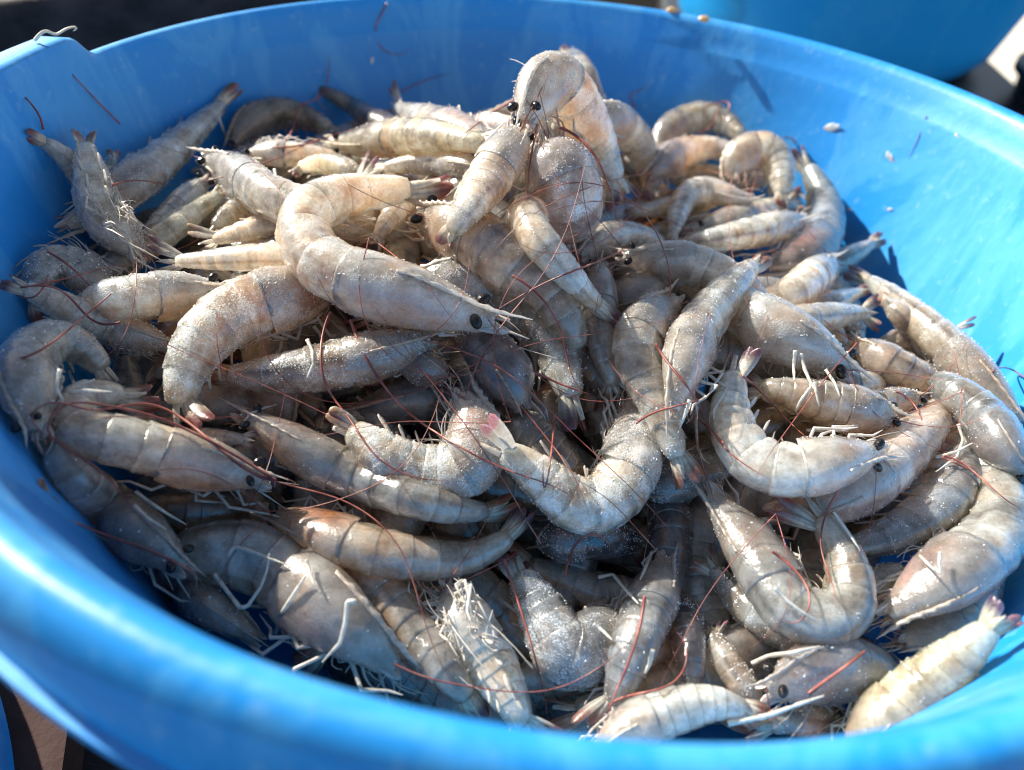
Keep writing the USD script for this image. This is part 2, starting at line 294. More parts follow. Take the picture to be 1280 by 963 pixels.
# depth of the pile's upper surface along the camera axis, read off the basin's geometry: (pixel x, pixel y, metres)
DEP = np.array([(690, 200, .245), (690, 100, .262), (500, 170, .300), (450, 340, .228), (560, 260, .245), (250, 430, .215), (980, 420, .242), (850, 300, .285), (640, 600, .202), (300, 700, .194), (700, 820, .190), (1000, 580, .212),
    (1000, 750, .198), (640, 480, .214), (40, 330, .212), (140, 240, .250), (300, 165, .300), (480, 150, .338), (820, 170, .352), (960, 180, .335), (1050, 300, .318), (1150, 370, .288), (1215, 420, .262), (1280, 520, .234),
    (1265, 760, .186), (1200, 860, .166), (20, 600, .152), (180, 720, .172), (5, 450, .184), (420, 830, .178), (640, 900, .176), (850, 900, .172), (1000, 905, .165), (120, 560, .188), (870, 640, .212), (250, 250, .262), (400, 230, .262),
    (-150, 500, .16), (1400, 700, .18), (600, 1050, .15), (30, 170, .225), (1040, 100, .40), (300, 0, .40), (660, 0, .42)])
_dep = RBFInterpolator(DEP[:, :2] / 500, DEP[:, 2], kernel='thin_plate_spline', smoothing=.0006)
def depth_at(px): return _dep(np.atleast_2d(np.asarray(px, float)) / 500)

# name, centre line in the photograph from head to tail (x, y, rise in cm), greatest width, side of the back (0 left, 90 up, 180 right of the way head to tail), tint, frost, height over the pile in cm, label
TABLE = [
 ('s10', [(650,408),(585,393),(510,370),(440,350),(388,316),(380,275),(425,248),(500,238),(574,222)], 92, (125,50), 'w', .75, 1.7, 'big pale bent shrimp on top of the heap, black eye right, tail folded back'),
 ('s53', [(652,168),(664,130),(690,101),(720,136),(750,190),(788,256)], 76, (60,30), 'w', .8, 1.9, 'frosty shrimp at the very peak of the heap, head bent down over the drop-shaped one'),
 ('s54', [(658,152),(632,192),(602,235),(575,275),(556,312,-1.2)], 72, 75, 'c', .6, 1.7, 'shrimp leaning head up against the left side of the peak, small black eye'),
 ('s53b', [(684,168),(692,198),(704,228),(712,252,-.2),(705,285,-1.5),(690,310,-3)], 106, 90, 'p', .9, 1.1, 'broad drop-shaped frosty shrimp hanging under the shrimp at the peak'),
 ('s11', [(440,345,-1.8),(360,372,-.2),(292,396),(247,440),(228,490),(234,548,-.3)], 90, (140,150), 'c', 1.0, .9, 'thick frosted curled shrimp below the pair of black eyes, tail pointing down'),
 ('s12', [(292,362),(240,366),(185,372),(140,378),(105,390,-1),(70,405,-2.5)], 70, 120, 'w', .8, .9, 'shrimp at the left with two black eyes side by side facing right'),
 ('s13', [(222,432,-.4),(150,414),(100,395),(50,370),(4,345)], 56, (110,140), 'c', .7, .7, 'long straight shrimp with its dark tail touching the left wall below the round grey back'),
 ('s14', [(150,385,-2.2),(118,352,-.3),(85,330),(55,335),(45,362,-1.2),(60,400,-3)], 58, 40, 'g', .7, 0, 'round grey frosted back humped beside the left wall'),
 ('s15', [(46,556),(36,500),(38,452),(68,428),(112,446),(150,490,-.6)], 76, (50,20), 'g', .6, .4, 'grey shrimp by the left wall with its toothed white beak pointing down'),
 ('s16', [(352,606),(285,587),(205,567),(135,547),(92,526),(96,505,-.2),(140,494,-.5),(200,486,-.9)], 82, (120,60), 'c', .08, 1.1, 'glossy pinkish shrimp with an orange head band, head to the right, above the lower left'),
 ('s17', [(246,722),(195,682),(143,642),(96,602),(70,568),(90,535,-1)], 84, 115, 'g', .12, .2, 'wet grey shrimp pointing its pale beak down to the near rim at the left'),
 ('s18', [(282,506),(345,543),(418,585),(490,615),(560,636),(606,640,-.7),(650,620,-2)], 72, 75, 'g', .10, .5, 'smooth grey shrimp running from beside the curled tail down to the centre, banded rear'),
 ('s19', [(312,635),(370,655),(440,680),(520,697),(592,694),(642,665),(665,632,-.6)], 74, 110, 't', .06, -.1, 'smooth brown banded shrimp with tail turned up at the right, under the grey banded one'),
 ('s20', [(515,850),(458,802),(402,757),(342,712),(282,692),(232,708,-.4),(205,760,-1.2)], 104, 140, 'g', .10, -.1, 'large wet grey shrimp by the near rim with white legs lying across its back'),
 ('s21', [(335,808,-.3),(280,772),(230,737),(190,700,-1.5)], 56, 90, 'g', .15, -.5, 'grey tail piece squeezed between the near rim and the white-legged shrimp'),
 ('s22', [(388,688,-1.5),(440,715),(490,762),(540,817),(582,870),(605,905,-1)], 86, (70,90), 't', .06, -.2, 'shiny brownish shrimp seen from above, slipping under the near rim'),
 ('s23', [(543,722,-.8),(575,770),(610,826),(645,888),(668,935,-1)], 88, -80, 'w', .15, -.2, 'belly-up shrimp with striped white swimmerets by the near rim'),
 ('s24', [(775,745,-2.2),(752,800,-.9),(712,822,-.1),(685,785),(656,732),(636,686)], 92, (150,150), 'b', .9, -.1, 'frosted shrimp with bluish shade in its colour, folded double, blunt bend down, in the shaded lower middle'),  # the tint puts the blue shade of the front into the shell
 ('s25', [(838,684),(815,750),(790,812),(770,872),(762,915)], 78, 60, 'b', .35, -.3, 'grey shrimp with blue shade in its colour, standing head up with white legs and a red feeler, lower middle'),  # blue of the shaded front painted in by the tint
 ('s26', [(822,596,-.8),(838,655,-.2),(838,730),(845,790,-.8)], 68, 90, 'n', .2, -.8, 'shrimp with dark blue shade in its colour, upright in the shadow right of the centre'),  # dark tint paints the surrounding shadow into the shell
 ('s26b', [(846,735,-.5),(858,790),(864,850),(858,895,-.5)], 58, 90, 'n', .5, -.7, 'narrow shrimp with dark bluish shade in its colour, beside the legged one, above the pale shell at the near rim'),  # shade is put into this tint too
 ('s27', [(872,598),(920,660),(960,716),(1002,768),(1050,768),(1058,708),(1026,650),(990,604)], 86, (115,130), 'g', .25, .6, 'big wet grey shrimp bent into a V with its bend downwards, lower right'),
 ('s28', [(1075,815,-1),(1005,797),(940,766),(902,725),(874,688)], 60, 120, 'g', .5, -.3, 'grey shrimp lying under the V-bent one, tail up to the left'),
 ('s29', [(955,895,-1),(925,852,-.1),(902,815),(888,776)], 46, 90, 't', .4, -.3, 'striped tail fan standing up between the dark shrimp and the eyed one near the rim'),
 ('s30', [(740,950),(785,912),(830,893),(878,880),(922,884),(955,905,-1)], 74, 90, 'w', .12, -.1, 'smooth pale greenish shell lying flat against the near rim, lower middle'),
 ('s31', [(940,868),(985,852),(1035,835),(1085,848),(1104,888),(1080,920,-.5)], 90, (60,40), 'b', .5, -.2, 'frosted blue-grey shrimp with a dark eye facing left, close to the near rim'),
 ('s32', [(1050,965),(1095,912),(1140,868),(1186,830),(1230,792),(1267,758)], 88, 100, 'y', .12, 2.3, 'pale yellowish shrimp leaning its tail on the right wall at the lower right corner'),
 ('s33', [(1092,784),(1152,742),(1215,696),(1250,650),(1242,605),(1216,570,-.5),(1190,535,-1.2)], 88, (130,150), 'g', .25, .4, 'big smooth grey shrimp curving along the right wall with a pink spot behind its head'),
 ('s34', [(1200,520),(1194,570),(1177,622),(1130,660),(1080,680),(1026,692)], 74, 35, 'b', .6, .0, 'curled blue-grey shrimp inside the big grey curve at the right, tail to the left'),
 ('s35', [(1118,566),(1062,572),(1002,586),(950,578),(921,543),(915,495),(922,460),(928,432)], 80, (70,30), 'w', .35, 1.2, 'curled pale shrimp right of the centre, tail standing up, dark eye to the right'),
 ('s36', [(1130,527),(1072,514),(1010,500),(958,487),(925,478,-.8)], 68, 130, 't', .4, .3, 'greenish tan shrimp lying behind the curled pale one, eye to the right'),
 ('s37', [(945,645,-.9),(1015,632,-.3),(1088,594),(1142,548),(1176,508),(1170,466)], 88, 110, 'p', .5, .1, 'broad pinkish shrimp below the curled pale one, purple tail fan at its upper end'),
 ('s38', [(1290,600),(1252,556),(1222,516),(1190,490),(1150,468,-1)], 70, 110, 'b', .4, .4, 'shrimp head with a round brown eye pointing down the right wall'),
 ('s39', [(1290,545),(1240,490),(1190,440),(1140,395),(1095,357),(1052,335,-.4)], 58, (120,110), 't', .6, .3, 'long tan frosted shrimp lying down along the right wall'),
 ('s40', [(1080,445,-3.2),(1128,425,-1.5),(1170,415,-.2),(1216,420)], 36, 90, 't', .2, .0, 'purple-tipped tail sticking out towards the right wall beside the long tan shrimp'),
 ('s41', [(970,380,-3.2),(1020,346,-1.5),(1058,323,-.2),(1108,294)], 40, 90, 't', .15, .2, 'brown tail with a red tip sticking up in front of the bright right wall'),
 ('s42', [(1078,478),(1034,447),(982,420),(932,395),(900,376,-.5),(868,352,-1.2)], 80, 125, 'w', .9, .9, 'frost-white shrimp with a fringe of pale legs hanging to the right of the centre'),
 ('s43', [(843,535),(850,472),(870,420),(905,372),(935,340),(957,316)], 70, 55, 'c', .8, 1.5, 'pale yellow-white shrimp with its tail fan spread at the top, lying across the frost-white one'),
 ('s44', [(1052,322),(1020,346),(985,372),(945,388,-.6),(905,392,-1.5)], 60, 110, 'w', .4, .3, 'small pale shrimp with a pinkish orange head at the right back'),
 ('s45', [(955,402,-2),(1000,394,-1),(1040,380),(1088,360)], 42, 90, 'c', .3, .5, 'upper of the two pale tails pointing right with purple tips'),
 ('s45b', [(965,408,-1),(1010,399,0),(1050,394),(1104,391)], 46, 90, 'c', .3, .8, 'lower of the two pale tails pointing right with purple tips'),
 ('s45c', [(1190,468,-1.5),(1152,422,-.4),(1126,394),(1100,368)], 42, 90, 't', .3, .4, 'dark purple tail tip pointing up left against the two pale tails'),
 ('s46', [(1062,420),(1095,446),(1132,466),(1172,486,-.4),(1205,502,-1.5)], 56, 65, 't', .35, .2, 'tan smooth shrimp body between the frost-white one and the purple tail fan'),
 ('s47', [(1160,496),(1122,502),(1080,505,-.5),(1040,500,-1.5)], 42, 120, 't', .3, .3, 'small brownish head with a glossy eye behind the pinkish shrimp'),
 ('s48', [(766,316),(810,325),(862,331),(912,352),(952,382,-.8),(978,425,-2)], 62, 60, 'w', .5, .9, 'shrimp right of the peak with two small black eyes facing left'),
 ('s49', [(735,300,-2.2),(690,272,-1),(655,268),(674,302),(716,350),(750,385),(781,409)], 62, (60,90), 'c', .45, 1.3, 'tail bent over under the peak and pointing down right as a long thin stick'),
 ('s50', [(508,262),(560,285),(620,322),(680,372),(715,424),(705,470,-1)], 96, 55, 't', .5, .5, 'dark brownish shrimp with a long red toothed crest, right above the big bent one'),
 ('s51', [(470,385,-1.5),(548,362,-.5),(620,366),(672,406),(702,462),(728,545)], 86, 30, 'g', .9, .4, 'frosted arched back curving down behind the big bent shrimp, dark frosty patch'),
 ('s52', [(655,518),(628,462),(600,425,-.3),(560,390,-1.5)], 82, 80, 'n', .35, .7, 'dark purple head hanging straight down below the eye of the big bent shrimp'),
 ('s55', [(730,185,-1.5),(745,152),(785,168),(808,210),(816,258)], 54, 20, 'c', .5, .4, 'ring-curled shrimp just right of the peak'),
 ('s56', [(822,205,-.5),(842,162),(885,147),(922,166),(940,188)], 44, 25, 'g', .15, .4, 'grey arch of a shrimp highest at the right back, a pink feeler across it'),
 ('s57', [(806,225),(850,194),(900,186),(940,198)], 46, 40, 'p', .15, .6, 'pinkish brown shrimp under the grey arch at the right back'),
 ('s58', [(918,232),(930,196),(955,190),(974,220),(980,262)], 52, 20, 'c', .2, .6, 'cream shrimp curled in an upright hoop at the right back'),
 ('s59', [(940,335,-1),(985,326),(1020,300),(1028,255),(1012,215),(996,180)], 62, 140, 'b', .15, .2, 'grey shrimp standing up along the wall at the right back'),
 ('s60', [(948,246),(900,242),(862,242),(848,265),(836,310)], 42, 90, 'w', .3, 1.1, 'white elbow-bent tail lying across the right back of the heap'),
 ('s61', [(1016,270),(972,284),(920,295),(876,302,-.6)], 50, 90, 'w', .15, 1.0, 'short shiny white shrimp in front of the standing grey one'),
 ('s62', [(905,250,-2),(848,258,-.5),(815,262),(782,269)], 34, 90, 'y', .3, .6, 'thin yellowish tail pointing left towards the peak'),
 ('s63', [(850,292),(900,281,-.5),(955,265,-1.5)], 46, 100, 'c', .3, .7, 'shrimp head with dark eyes beside the white elbow-bent tail'),
 ('s64', [(754,322),(748,370),(752,418),(766,474),(780,505,-1)], 58, 100, 'g', .1, .3, 'clear glassy shrimp hanging straight down under the thin stick tail'),
 ('s65', [(852,362),(822,394),(797,428),(812,482),(836,542),(864,612)], 72, (150,110), 'c', .7, 1.3, 'long stick-tailed frosted shrimp pointing down to the centre right, dark red tip'),
 ('s66', [(800,478),(792,540),(776,600),(736,632),(690,605),(642,570),(586,543)], 86, 25, 'c', 1.0, .8, 'frosted shrimp bent like a hook in the centre, tail up to the left'),
 ('s67', [(574,476),(590,530),(586,575),(540,590),(480,565),(406,526)], 88, 25, 'c', 1.0, .5, 'frosted curled shrimp left of the hook-shaped one, tail to the left'),
 ('s68', [(552,418),(472,444),(392,462),(312,470),(256,464,-1)], 78, 100, 't', .9, .3, 'frosted greyish shrimp lying flat under the big bent one'),
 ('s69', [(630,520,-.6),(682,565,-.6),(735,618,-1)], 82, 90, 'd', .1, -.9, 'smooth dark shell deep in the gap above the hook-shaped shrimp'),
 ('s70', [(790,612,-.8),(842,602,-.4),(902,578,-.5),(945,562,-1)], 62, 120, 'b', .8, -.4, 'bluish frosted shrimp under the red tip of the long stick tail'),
 ('s71', [(665,682,-.8),(740,672,-.6),(815,684,-1)], 66, 100, 'n', .7, -.9, 'deep frosted shrimp with dark blue shade in its colour, under the bend of the hook-shaped one'),  # its darkness is shade painted through the tint
 ('s72', [(1148,712,-.5),(1104,735),(1060,756),(1015,795,-1.5)], 62, 110, 'g', .4, -.2, 'grey shrimp head among legs right of the V-bent shrimp'),
 ('s73', [(1118,808),(1168,790,-.2),(1212,760),(1238,715),(1242,685,-1)], 64, 130, 'g', .2, -.2, 'grey shrimp with a brown tangle of legs under the big smooth one at the right'),
 ('s75', [(318,638,-.3),(260,641,-.4),(200,640,-1),(135,640,-2)], 62, 100, 'd', .03, -.7, 'dark smooth pointed shell under the glossy pinkish shrimp'),
 ('s76', [(155,725,-1.5),(102,682,-.5),(66,637),(40,598)], 46, 90, 'd', .1, -.5, 'dark reddish tail at the left wall under the wet grey shrimp'),
 ('s77', [(165,562,-2),(220,552,-1),(270,548),(328,553)], 38, 90, 'p', .1, .5, 'dark red tail fan sticking out above the glossy pinkish shrimp'),
 ('s2', [(174,336),(156,298),(126,264),(115,226),(109,195),(105,162)], 64, (-60,-90), 'c', .8, .8, 'shrimp standing tail up at the left with its legs spread over the front'),
 ('s2b', [(150,275,-2),(130,245,-1),(136,215,-.3),(142,185)], 34, 90, 'g', .8, .5, 'short frosted grey tail right behind the shrimp standing tail up'),
 ('s1', [(150,330,-3),(122,262,-1.5),(100,217),(70,187),(28,168)], 46, 90, 't', .3, .3, 'dark red tail leaning on the far left wall, leftmost of the tails'),
 ('s3', [(60,292,-3),(112,266,-1.6),(165,228),(212,190),(256,150),(304,106)], 54, (150,120), 'c', .9, .6, 'long frosted tail pointing up right against the dark far wall'),
 ('s4', [(266,216),(240,246),(210,277),(184,308),(160,345,-1.5)], 46, 110, 'w', .4, .5, 'pale shrimp with a small glossy eye below the long frosted tail'),
 ('s5', [(240,193),(300,223),(348,252),(400,258),(446,236),(492,205,-1)], 66, 60, 'w', .8, 1.0, 'frosted shrimp with grey head and pale legs pointing up left, behind the big bent one'),
 ('s6', [(110,360,-2.5),(165,318,-.6),(214,286),(256,255),(294,230)], 42, 120, 'y', .5, .8, 'pale yellow tail with a pink tip lying up right, left of the grey head'),
 ('s7', [(480,302,-2.5),(420,286,-1.5),(360,278,-.3),(300,290),(237,305)], 42, 60, 't', .4, .7, 'brownish tail with a dark pink tip pointing left, above the long white tail'),
 ('s7b', [(410,292,-2),(346,270),(306,262),(274,281),(255,305)], 46, 140, 'o', .6, .5, 'cream curled back with an orange belly between the two pale tails at the left'),
 ('s8', [(505,335,-3),(425,326,-1.5),(350,321,0),(290,323),(235,326),(181,325)], 46, 75, 'w', .4, 1.1, 'long white tail with dark tip lying straight left, above the pair of black eyes'),
 ('s9', [(396,174),(440,179),(500,172),(560,172),(602,181),(645,202,-1)], 60, 95, 'y', .6, 1.1, 'yellowish shrimp at the back seen from above with both black eyes to the left'),
 ('s9b', [(645,195,-1),(590,168,-.8),(545,150),(510,139),(482,122)], 44, 60, 'w', .5, .5, 'pale tail lying behind the yellowish two-eyed shrimp'),
 ('s9c', [(288,188,-.5),(310,157),(346,143),(390,152),(432,168,-1)], 46, 30, 'd', .2, .0, 'dark round-backed shrimp in the shade of the far wall'),
 ('s9d', [(520,172,-2),(472,152,-1),(430,127),(378,103)], 36, 90, 'd', .1, .2, 'dark tail rising in the shade of the far wall behind the looped feeler'),
 ('s79', [(455,238,-1),(430,214),(396,206),(362,218)], 36, 140, 'y', .3, .7, 'small yellow tail curl left of the centre back, under the two-eyed shrimp'),
 ('s80', [(625,218,-1),(562,206),(510,206),(456,216,-.3)], 40, 100, 'c', .4, .5, 'cream shrimp lying directly beneath the yellowish two-eyed one'),
 ('s82', [(298,196,-.3),(350,192),(405,196,-.6)], 38, 110, 'w', .5, .6, 'small pale head with a dark eye dot under the red feelers at the left back'),
 ('s86', [(530,225,-1.2),(496,262,-.5),(462,312,-.2)], 38, 90, 'p', .2, .7, 'pink tail fan pointing down inside the bend of the big shrimp'),
 ('s88', [(745,390,-1),(800,368,-.7),(860,338,-1.2)], 66, 100, 't', .3, -.1, 'brown shell showing below the two-eyed shrimp right of the peak'),
 ('s90', [(560,480,-.6),(515,450,-.4),(470,440,-1.2)], 62, 110, 't', .5, -.3, 'brown hairy head in the gap under the big bent shrimp'),
 ('s91', [(720,330,-1),(752,300,-.3),(800,296),(845,312,-.8)], 44, 60, 'w', .4, .4, 'pale shrimp with light legs between the peak and the two-eyed head'),
 ('s92', [(1010,470,-1.2),(1050,485,-.6),(1110,480,-.4)], 58, 70, 'g', .3, -.3, 'greyish body in the gap under the fringe of pale legs'),
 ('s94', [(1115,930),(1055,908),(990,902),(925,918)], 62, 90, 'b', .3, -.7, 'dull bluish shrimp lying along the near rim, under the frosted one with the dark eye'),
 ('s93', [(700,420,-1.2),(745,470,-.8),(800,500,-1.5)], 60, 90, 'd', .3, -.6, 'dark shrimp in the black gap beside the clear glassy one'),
]
# long feelers of single shrimp, as they lie over the heap
FEELERS = [
 ('s10', [(413,390),(401,440),(412,490),(434,520),(470,570),(500,590),(560,600)], .00040),
 ('s10', [(438,400),(462,455),(510,515),(560,550),(640,590),(700,612),(728,632)], .00042),
 ('s48', [(795,303),(740,330),(690,350),(660,365),(625,385)], .00040),
 ('s50', [(640,345),(676,372),(703,420),(712,460),(728,490)], .00042),
 ('s51', [(668,465),(700,480),(738,493)], .00045),
 ('s52', [(692,520),(690,560),(681,610),(679,575)], .00036),
 ('s16', [(345,600),(250,540),(180,505),(110,512),(58,505),(40,520),(52,540),(80,555)], .00042),
 ('s16', [(340,597),(250,545),(190,520),(120,505),(75,510),(60,535),(100,570),(150,615),(190,660)], .00044),
 ('s17', [(240,715),(190,690),(110,660),(40,630),(-30,622)], .00036),
 ('s12', [(150,403),(110,396),(60,358),(25,360),(75,350),(120,338),(170,330)], .00036),
 ('s15', [(0,452),(50,438),(100,400),(130,375),(170,335)], .00036),
 ('s9', [(400,175),(360,184),(300,182),(274,180)], .00042),
 ('s9c', [(345,182),(362,170),(378,132),(398,122),(408,112),(398,116),(400,130),(420,150)], .00048),
 ('s53', [(650,122),(620,138),(590,160),(570,176)], .00042),
 ('s53', [(672,155),(664,195),(660,230),(661,258)], .00036),
 ('s53', [(700,160),(740,190),(758,225),(768,260),(770,290)], .00050),
 ('s56', [(905,150),(898,128),(880,135),(895,130),(893,150),(870,170),(846,190)], .00040),
 ('s59', [(995,180),(985,172),(968,178),(960,185)], .00040),
 ('s35', [(928,470),(970,510),(1000,540),(1010,548)], .00036),
 ('s35', [(905,555),(890,540),(860,512),(845,500)], .00036),
 ('s43', [(820,430),(840,460),(870,500),(890,540),(930,580),(960,598)], .00040),
 ('s65', [(795,530),(830,512),(860,504),(890,490)], .00036),
 ('s27', [(965,690),(1000,720),(1012,755),(1000,776),(980,776)], .00040),
 ('s27', [(1058,600),(1034,640),(1026,680),(1030,700),(1045,760)], .00036),
 ('s31', [(1010,868),(1045,842),(1080,815),(1103,792)], .00050),
 ('s25', [(806,745),(798,790),(785,830),(768,870),(758,905)], .00046),
 ('s25', [(762,882),(810,865),(845,850),(858,825),(845,790)], .00036),
 ('s24', [(630,700),(650,760),(668,820),(682,880),(686,905)], .00040),
 ('s71', [(707,720),(718,685),(740,668),(758,676),(762,690)], .00036),
 ('s33', [(1180,570),(1220,592),(1262,628),(1290,640)], .00034),
 ('s38', [(1240,465),(1258,460),(1275,468),(1300,480)], .00036),
 ('s34', [(1178,572),(1200,582),(1218,592)], .00036),
 ('s47', [(1120,490),(1150,520),(1160,560),(1166,575)], .00034),
 ('s3', [(140,232),(180,226),(205,230),(215,232)], .00034),
 ('s13', [(60,345),(40,372),(10,362)], .00030),
 ('s8', [(60,315),(95,340),(118,365)], .00040),
 ('s1', [(54,162),(45,138),(25,115),(8,95),(0,78)], .00034),
 ('s2b', [(150,155),(125,130),(95,98),(70,72)], .00034),
 ('s9d', [(408,105),(411,85),(412,68)], .00034),
 ('s9b', [(500,115),(515,108),(540,98),(566,92)], .00034),
 ('s55', [(795,135),(790,118),(806,110),(812,105)], .00040),
]
# pale walking legs that stick out and can be told apart
LEGS = [
 ('s20', [(285,696),(290,686),(298,684),(320,692),(358,706)], .0010),
 ('s20', [(268,718),(283,738),(300,760),(309,759),(325,735),(333,715),(337,692)], .0011),
 ('s20', [(345,790),(352,768),(366,745),(382,720)], .0013),
 ('s20', [(383,700),(388,718),(394,734)], .0008),
 ('s20', [(445,752),(434,752),(432,778),(425,804),(403,828)], .0011),
 ('s16', [(170,615),(190,630),(210,643),(233,656)], .0008),
 ('s16', [(168,632),(185,648),(208,662)], .0008),
 ('s16', [(86,490),(110,488),(140,490)], .0008),
 ('s15', [(75,462),(70,485),(78,500),(72,515)], .0009), ('s15', [(86,465),(92,478),(92,488)], .0009),
 ('s18', [(300,535),(312,518),(330,510),(346,506)], .0008),
 ('s42', [(994,438),(992,460),(993,476)], .0011), ('s42', [(1001,442),(1006,462),(1014,480),(1022,492)], .0011), ('s42', [(1032,462),(1044,480),(1050,496)], .0009), ('s42', [(1012,486),(1000,502),(994,515)], .0009), ('s42', [(1018,478),(1021,495),(1024,508)], .0009),
 ('s43', [(872,500),(870,530),(872,560),(880,575),(887,580)], .0009), ('s43', [(862,500),(856,520),(850,535)], .0009),
 ('s35', [(1008,538),(1035,538),(1060,539)], .0009),
 ('s34', [(1170,572),(1195,565),(1216,554)], .0009), ('s34', [(1198,530),(1204,550),(1196,572),(1170,590)], .0009),
 ('s27', [(968,735),(985,752),(1002,765),(1020,775)], .0009), ('s27', [(1042,640),(1058,662),(1075,688)], .0007),
 ('s31', [(940,830),(960,820),(990,816),(1025,808)], .0011), ('s31', [(910,905),(960,895),(1000,880),(1030,870)], .0012),
 ('s31', [(1100,805),(1120,822),(1138,838)], .0009),
 ('s25', [(748,722),(766,718),(780,735),(798,755)], .0009), ('s25', [(815,690),(806,712),(800,725)], .0009), ('s25', [(742,780),(755,790),(765,800)], .0009), ('s25', [(816,812),(812,830),(806,842)], .0011),
 ('s33', [(1150,695),(1165,710),(1175,718)], .0007), ('s33', [(1175,690),(1174,705),(1176,716)], .0008),
 ('s5', [(250,202),(262,212),(275,222)], .0008), ('s5', [(273,145),(280,165),(286,185)], .0008), ('s5', [(343,212),(346,225),(348,237)], .0009),
 ('s68', [(384,425),(391,440),(392,455),(384,472)], .0010), ('s68', [(392,408),(400,418),(402,426)], .0011),
 ('s72', [(1070,768),(1090,768),(1110,755)], .0008),
]

# ------------------------------------------------------------------ from traced centre lines to bodies lying in the basin
NS = 40
SS = np.linspace(0, 1, NS)
EXTEND = set('s61 s12 s4 s42 s82 s47 s63 s44 s8 s7 s6 s45 s45b s60 s58 s41 s62'.split())
class Shrimp: pass
def lay(name, pts, w, a, tint, frost, h, label, filler=False):
    s = Shrimp(); s.name, s.w, s.tint, s.frost, s.h, s.label, s.filler = name, w * 1.0, tint, frost, h, label, filler
    s.a = a if isinstance(a, tuple) else (a, a)
    p = np.array([(q[0], q[1], (q[2] if len(q) > 2 else 0.)) for q in pts], float)
    if name in EXTEND:                                         # a body cut off by its neighbours goes on underneath them
        tt = depth_at(p[:, :2]).mean(); r_ = s.w * tt / (2 * FPX); L_ = np.linalg.norm(np.diff(np.c_[p[:, :2] * tt / FPX, p[:, 2] * .01], axis=0), axis=1).sum(); e = 9.6 * r_ - L_
        if e > .8 * r_:
            e = min(e, 7 * r_)
            if p[0, 2] < p[-1, 2]: d = p[0, :2] - p[1, :2]; d /= np.linalg.norm(d); p = np.vstack([[(*(p[0, :2] + d * e * f * .55 * FPX / tt), p[0, 2] - e * f * 80) for f in (1, .5)], p])
            elif p[-1, 2] < p[0, 2]: d = p[-1, :2] - p[-2, :2]; d /= np.linalg.norm(d); p = np.vstack([p, [(*(p[-1, :2] + d * e * f * .55 * FPX / tt), p[-1, 2] - e * f * 80) for f in (.5, 1)]])
    q = resample(p, NS); q = gaussian_filter1d(q, 1.2, axis=0, mode='nearest')
    s.px, dh = q[:, :2], q[:, 2]
    s.up = (h + dh) * .01
    base = depth_at(s.px)
    s.t = np.maximum(base - s.up, .09)
    s.t0 = s.t.copy()
    return s
shrimps = [lay(*row) for row in TABLE]

# buried shrimp that show in the gaps
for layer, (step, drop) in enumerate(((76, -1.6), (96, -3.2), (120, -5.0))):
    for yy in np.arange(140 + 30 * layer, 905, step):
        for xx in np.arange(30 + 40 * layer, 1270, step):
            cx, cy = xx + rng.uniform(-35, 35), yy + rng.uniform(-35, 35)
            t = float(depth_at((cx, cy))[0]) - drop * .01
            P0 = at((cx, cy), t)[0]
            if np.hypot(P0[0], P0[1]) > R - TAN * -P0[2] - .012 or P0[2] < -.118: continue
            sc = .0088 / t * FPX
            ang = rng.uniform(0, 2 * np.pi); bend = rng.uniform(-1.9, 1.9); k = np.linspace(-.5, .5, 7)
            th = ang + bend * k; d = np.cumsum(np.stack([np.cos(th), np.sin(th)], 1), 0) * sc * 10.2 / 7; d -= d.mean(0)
            shrimps.append(lay('filler', [(cx + x, cy + y * .8, 0) for x, y in d], sc * 2, rng.uniform(20, 160), 'gbdgbt'[rng.integers(6)], .25, drop + rng.uniform(-.3, .3), None, True))  # darker tints paint the shade of the gaps into the buried bodies
NSH = len(shrimps)
def wall_gap(P, rad):          # > 0 when inside the basin with clearance
    z = np.minimum(P[..., 2], 0)
    return R + TAN * z - .002 - np.hypot(P[..., 0], P[..., 1]) - rad * .8
for s in shrimps:
    s.rad0 = lambda ss, s=s: None
idx = np.repeat(np.arange(NSH), NS)
PXA = np.concatenate([s.px for s in shrimps]); RAY = ray(PXA)
PROF = np.tile(profile_h(SS), NSH)
WPX = np.repeat([s.w for s in shrimps], NS)
T = np.concatenate([s.t for s in shrimps]); ORD = np.concatenate([s.up for s in shrimps]) + np.repeat([0.0003 * i / NSH for i in range(NSH)], NS)
SHUP = np.array([s.h for s in shrimps])
T0 = T.copy(); RISE = np.repeat([.001 if s.filler else .022 for s in shrimps], NS)
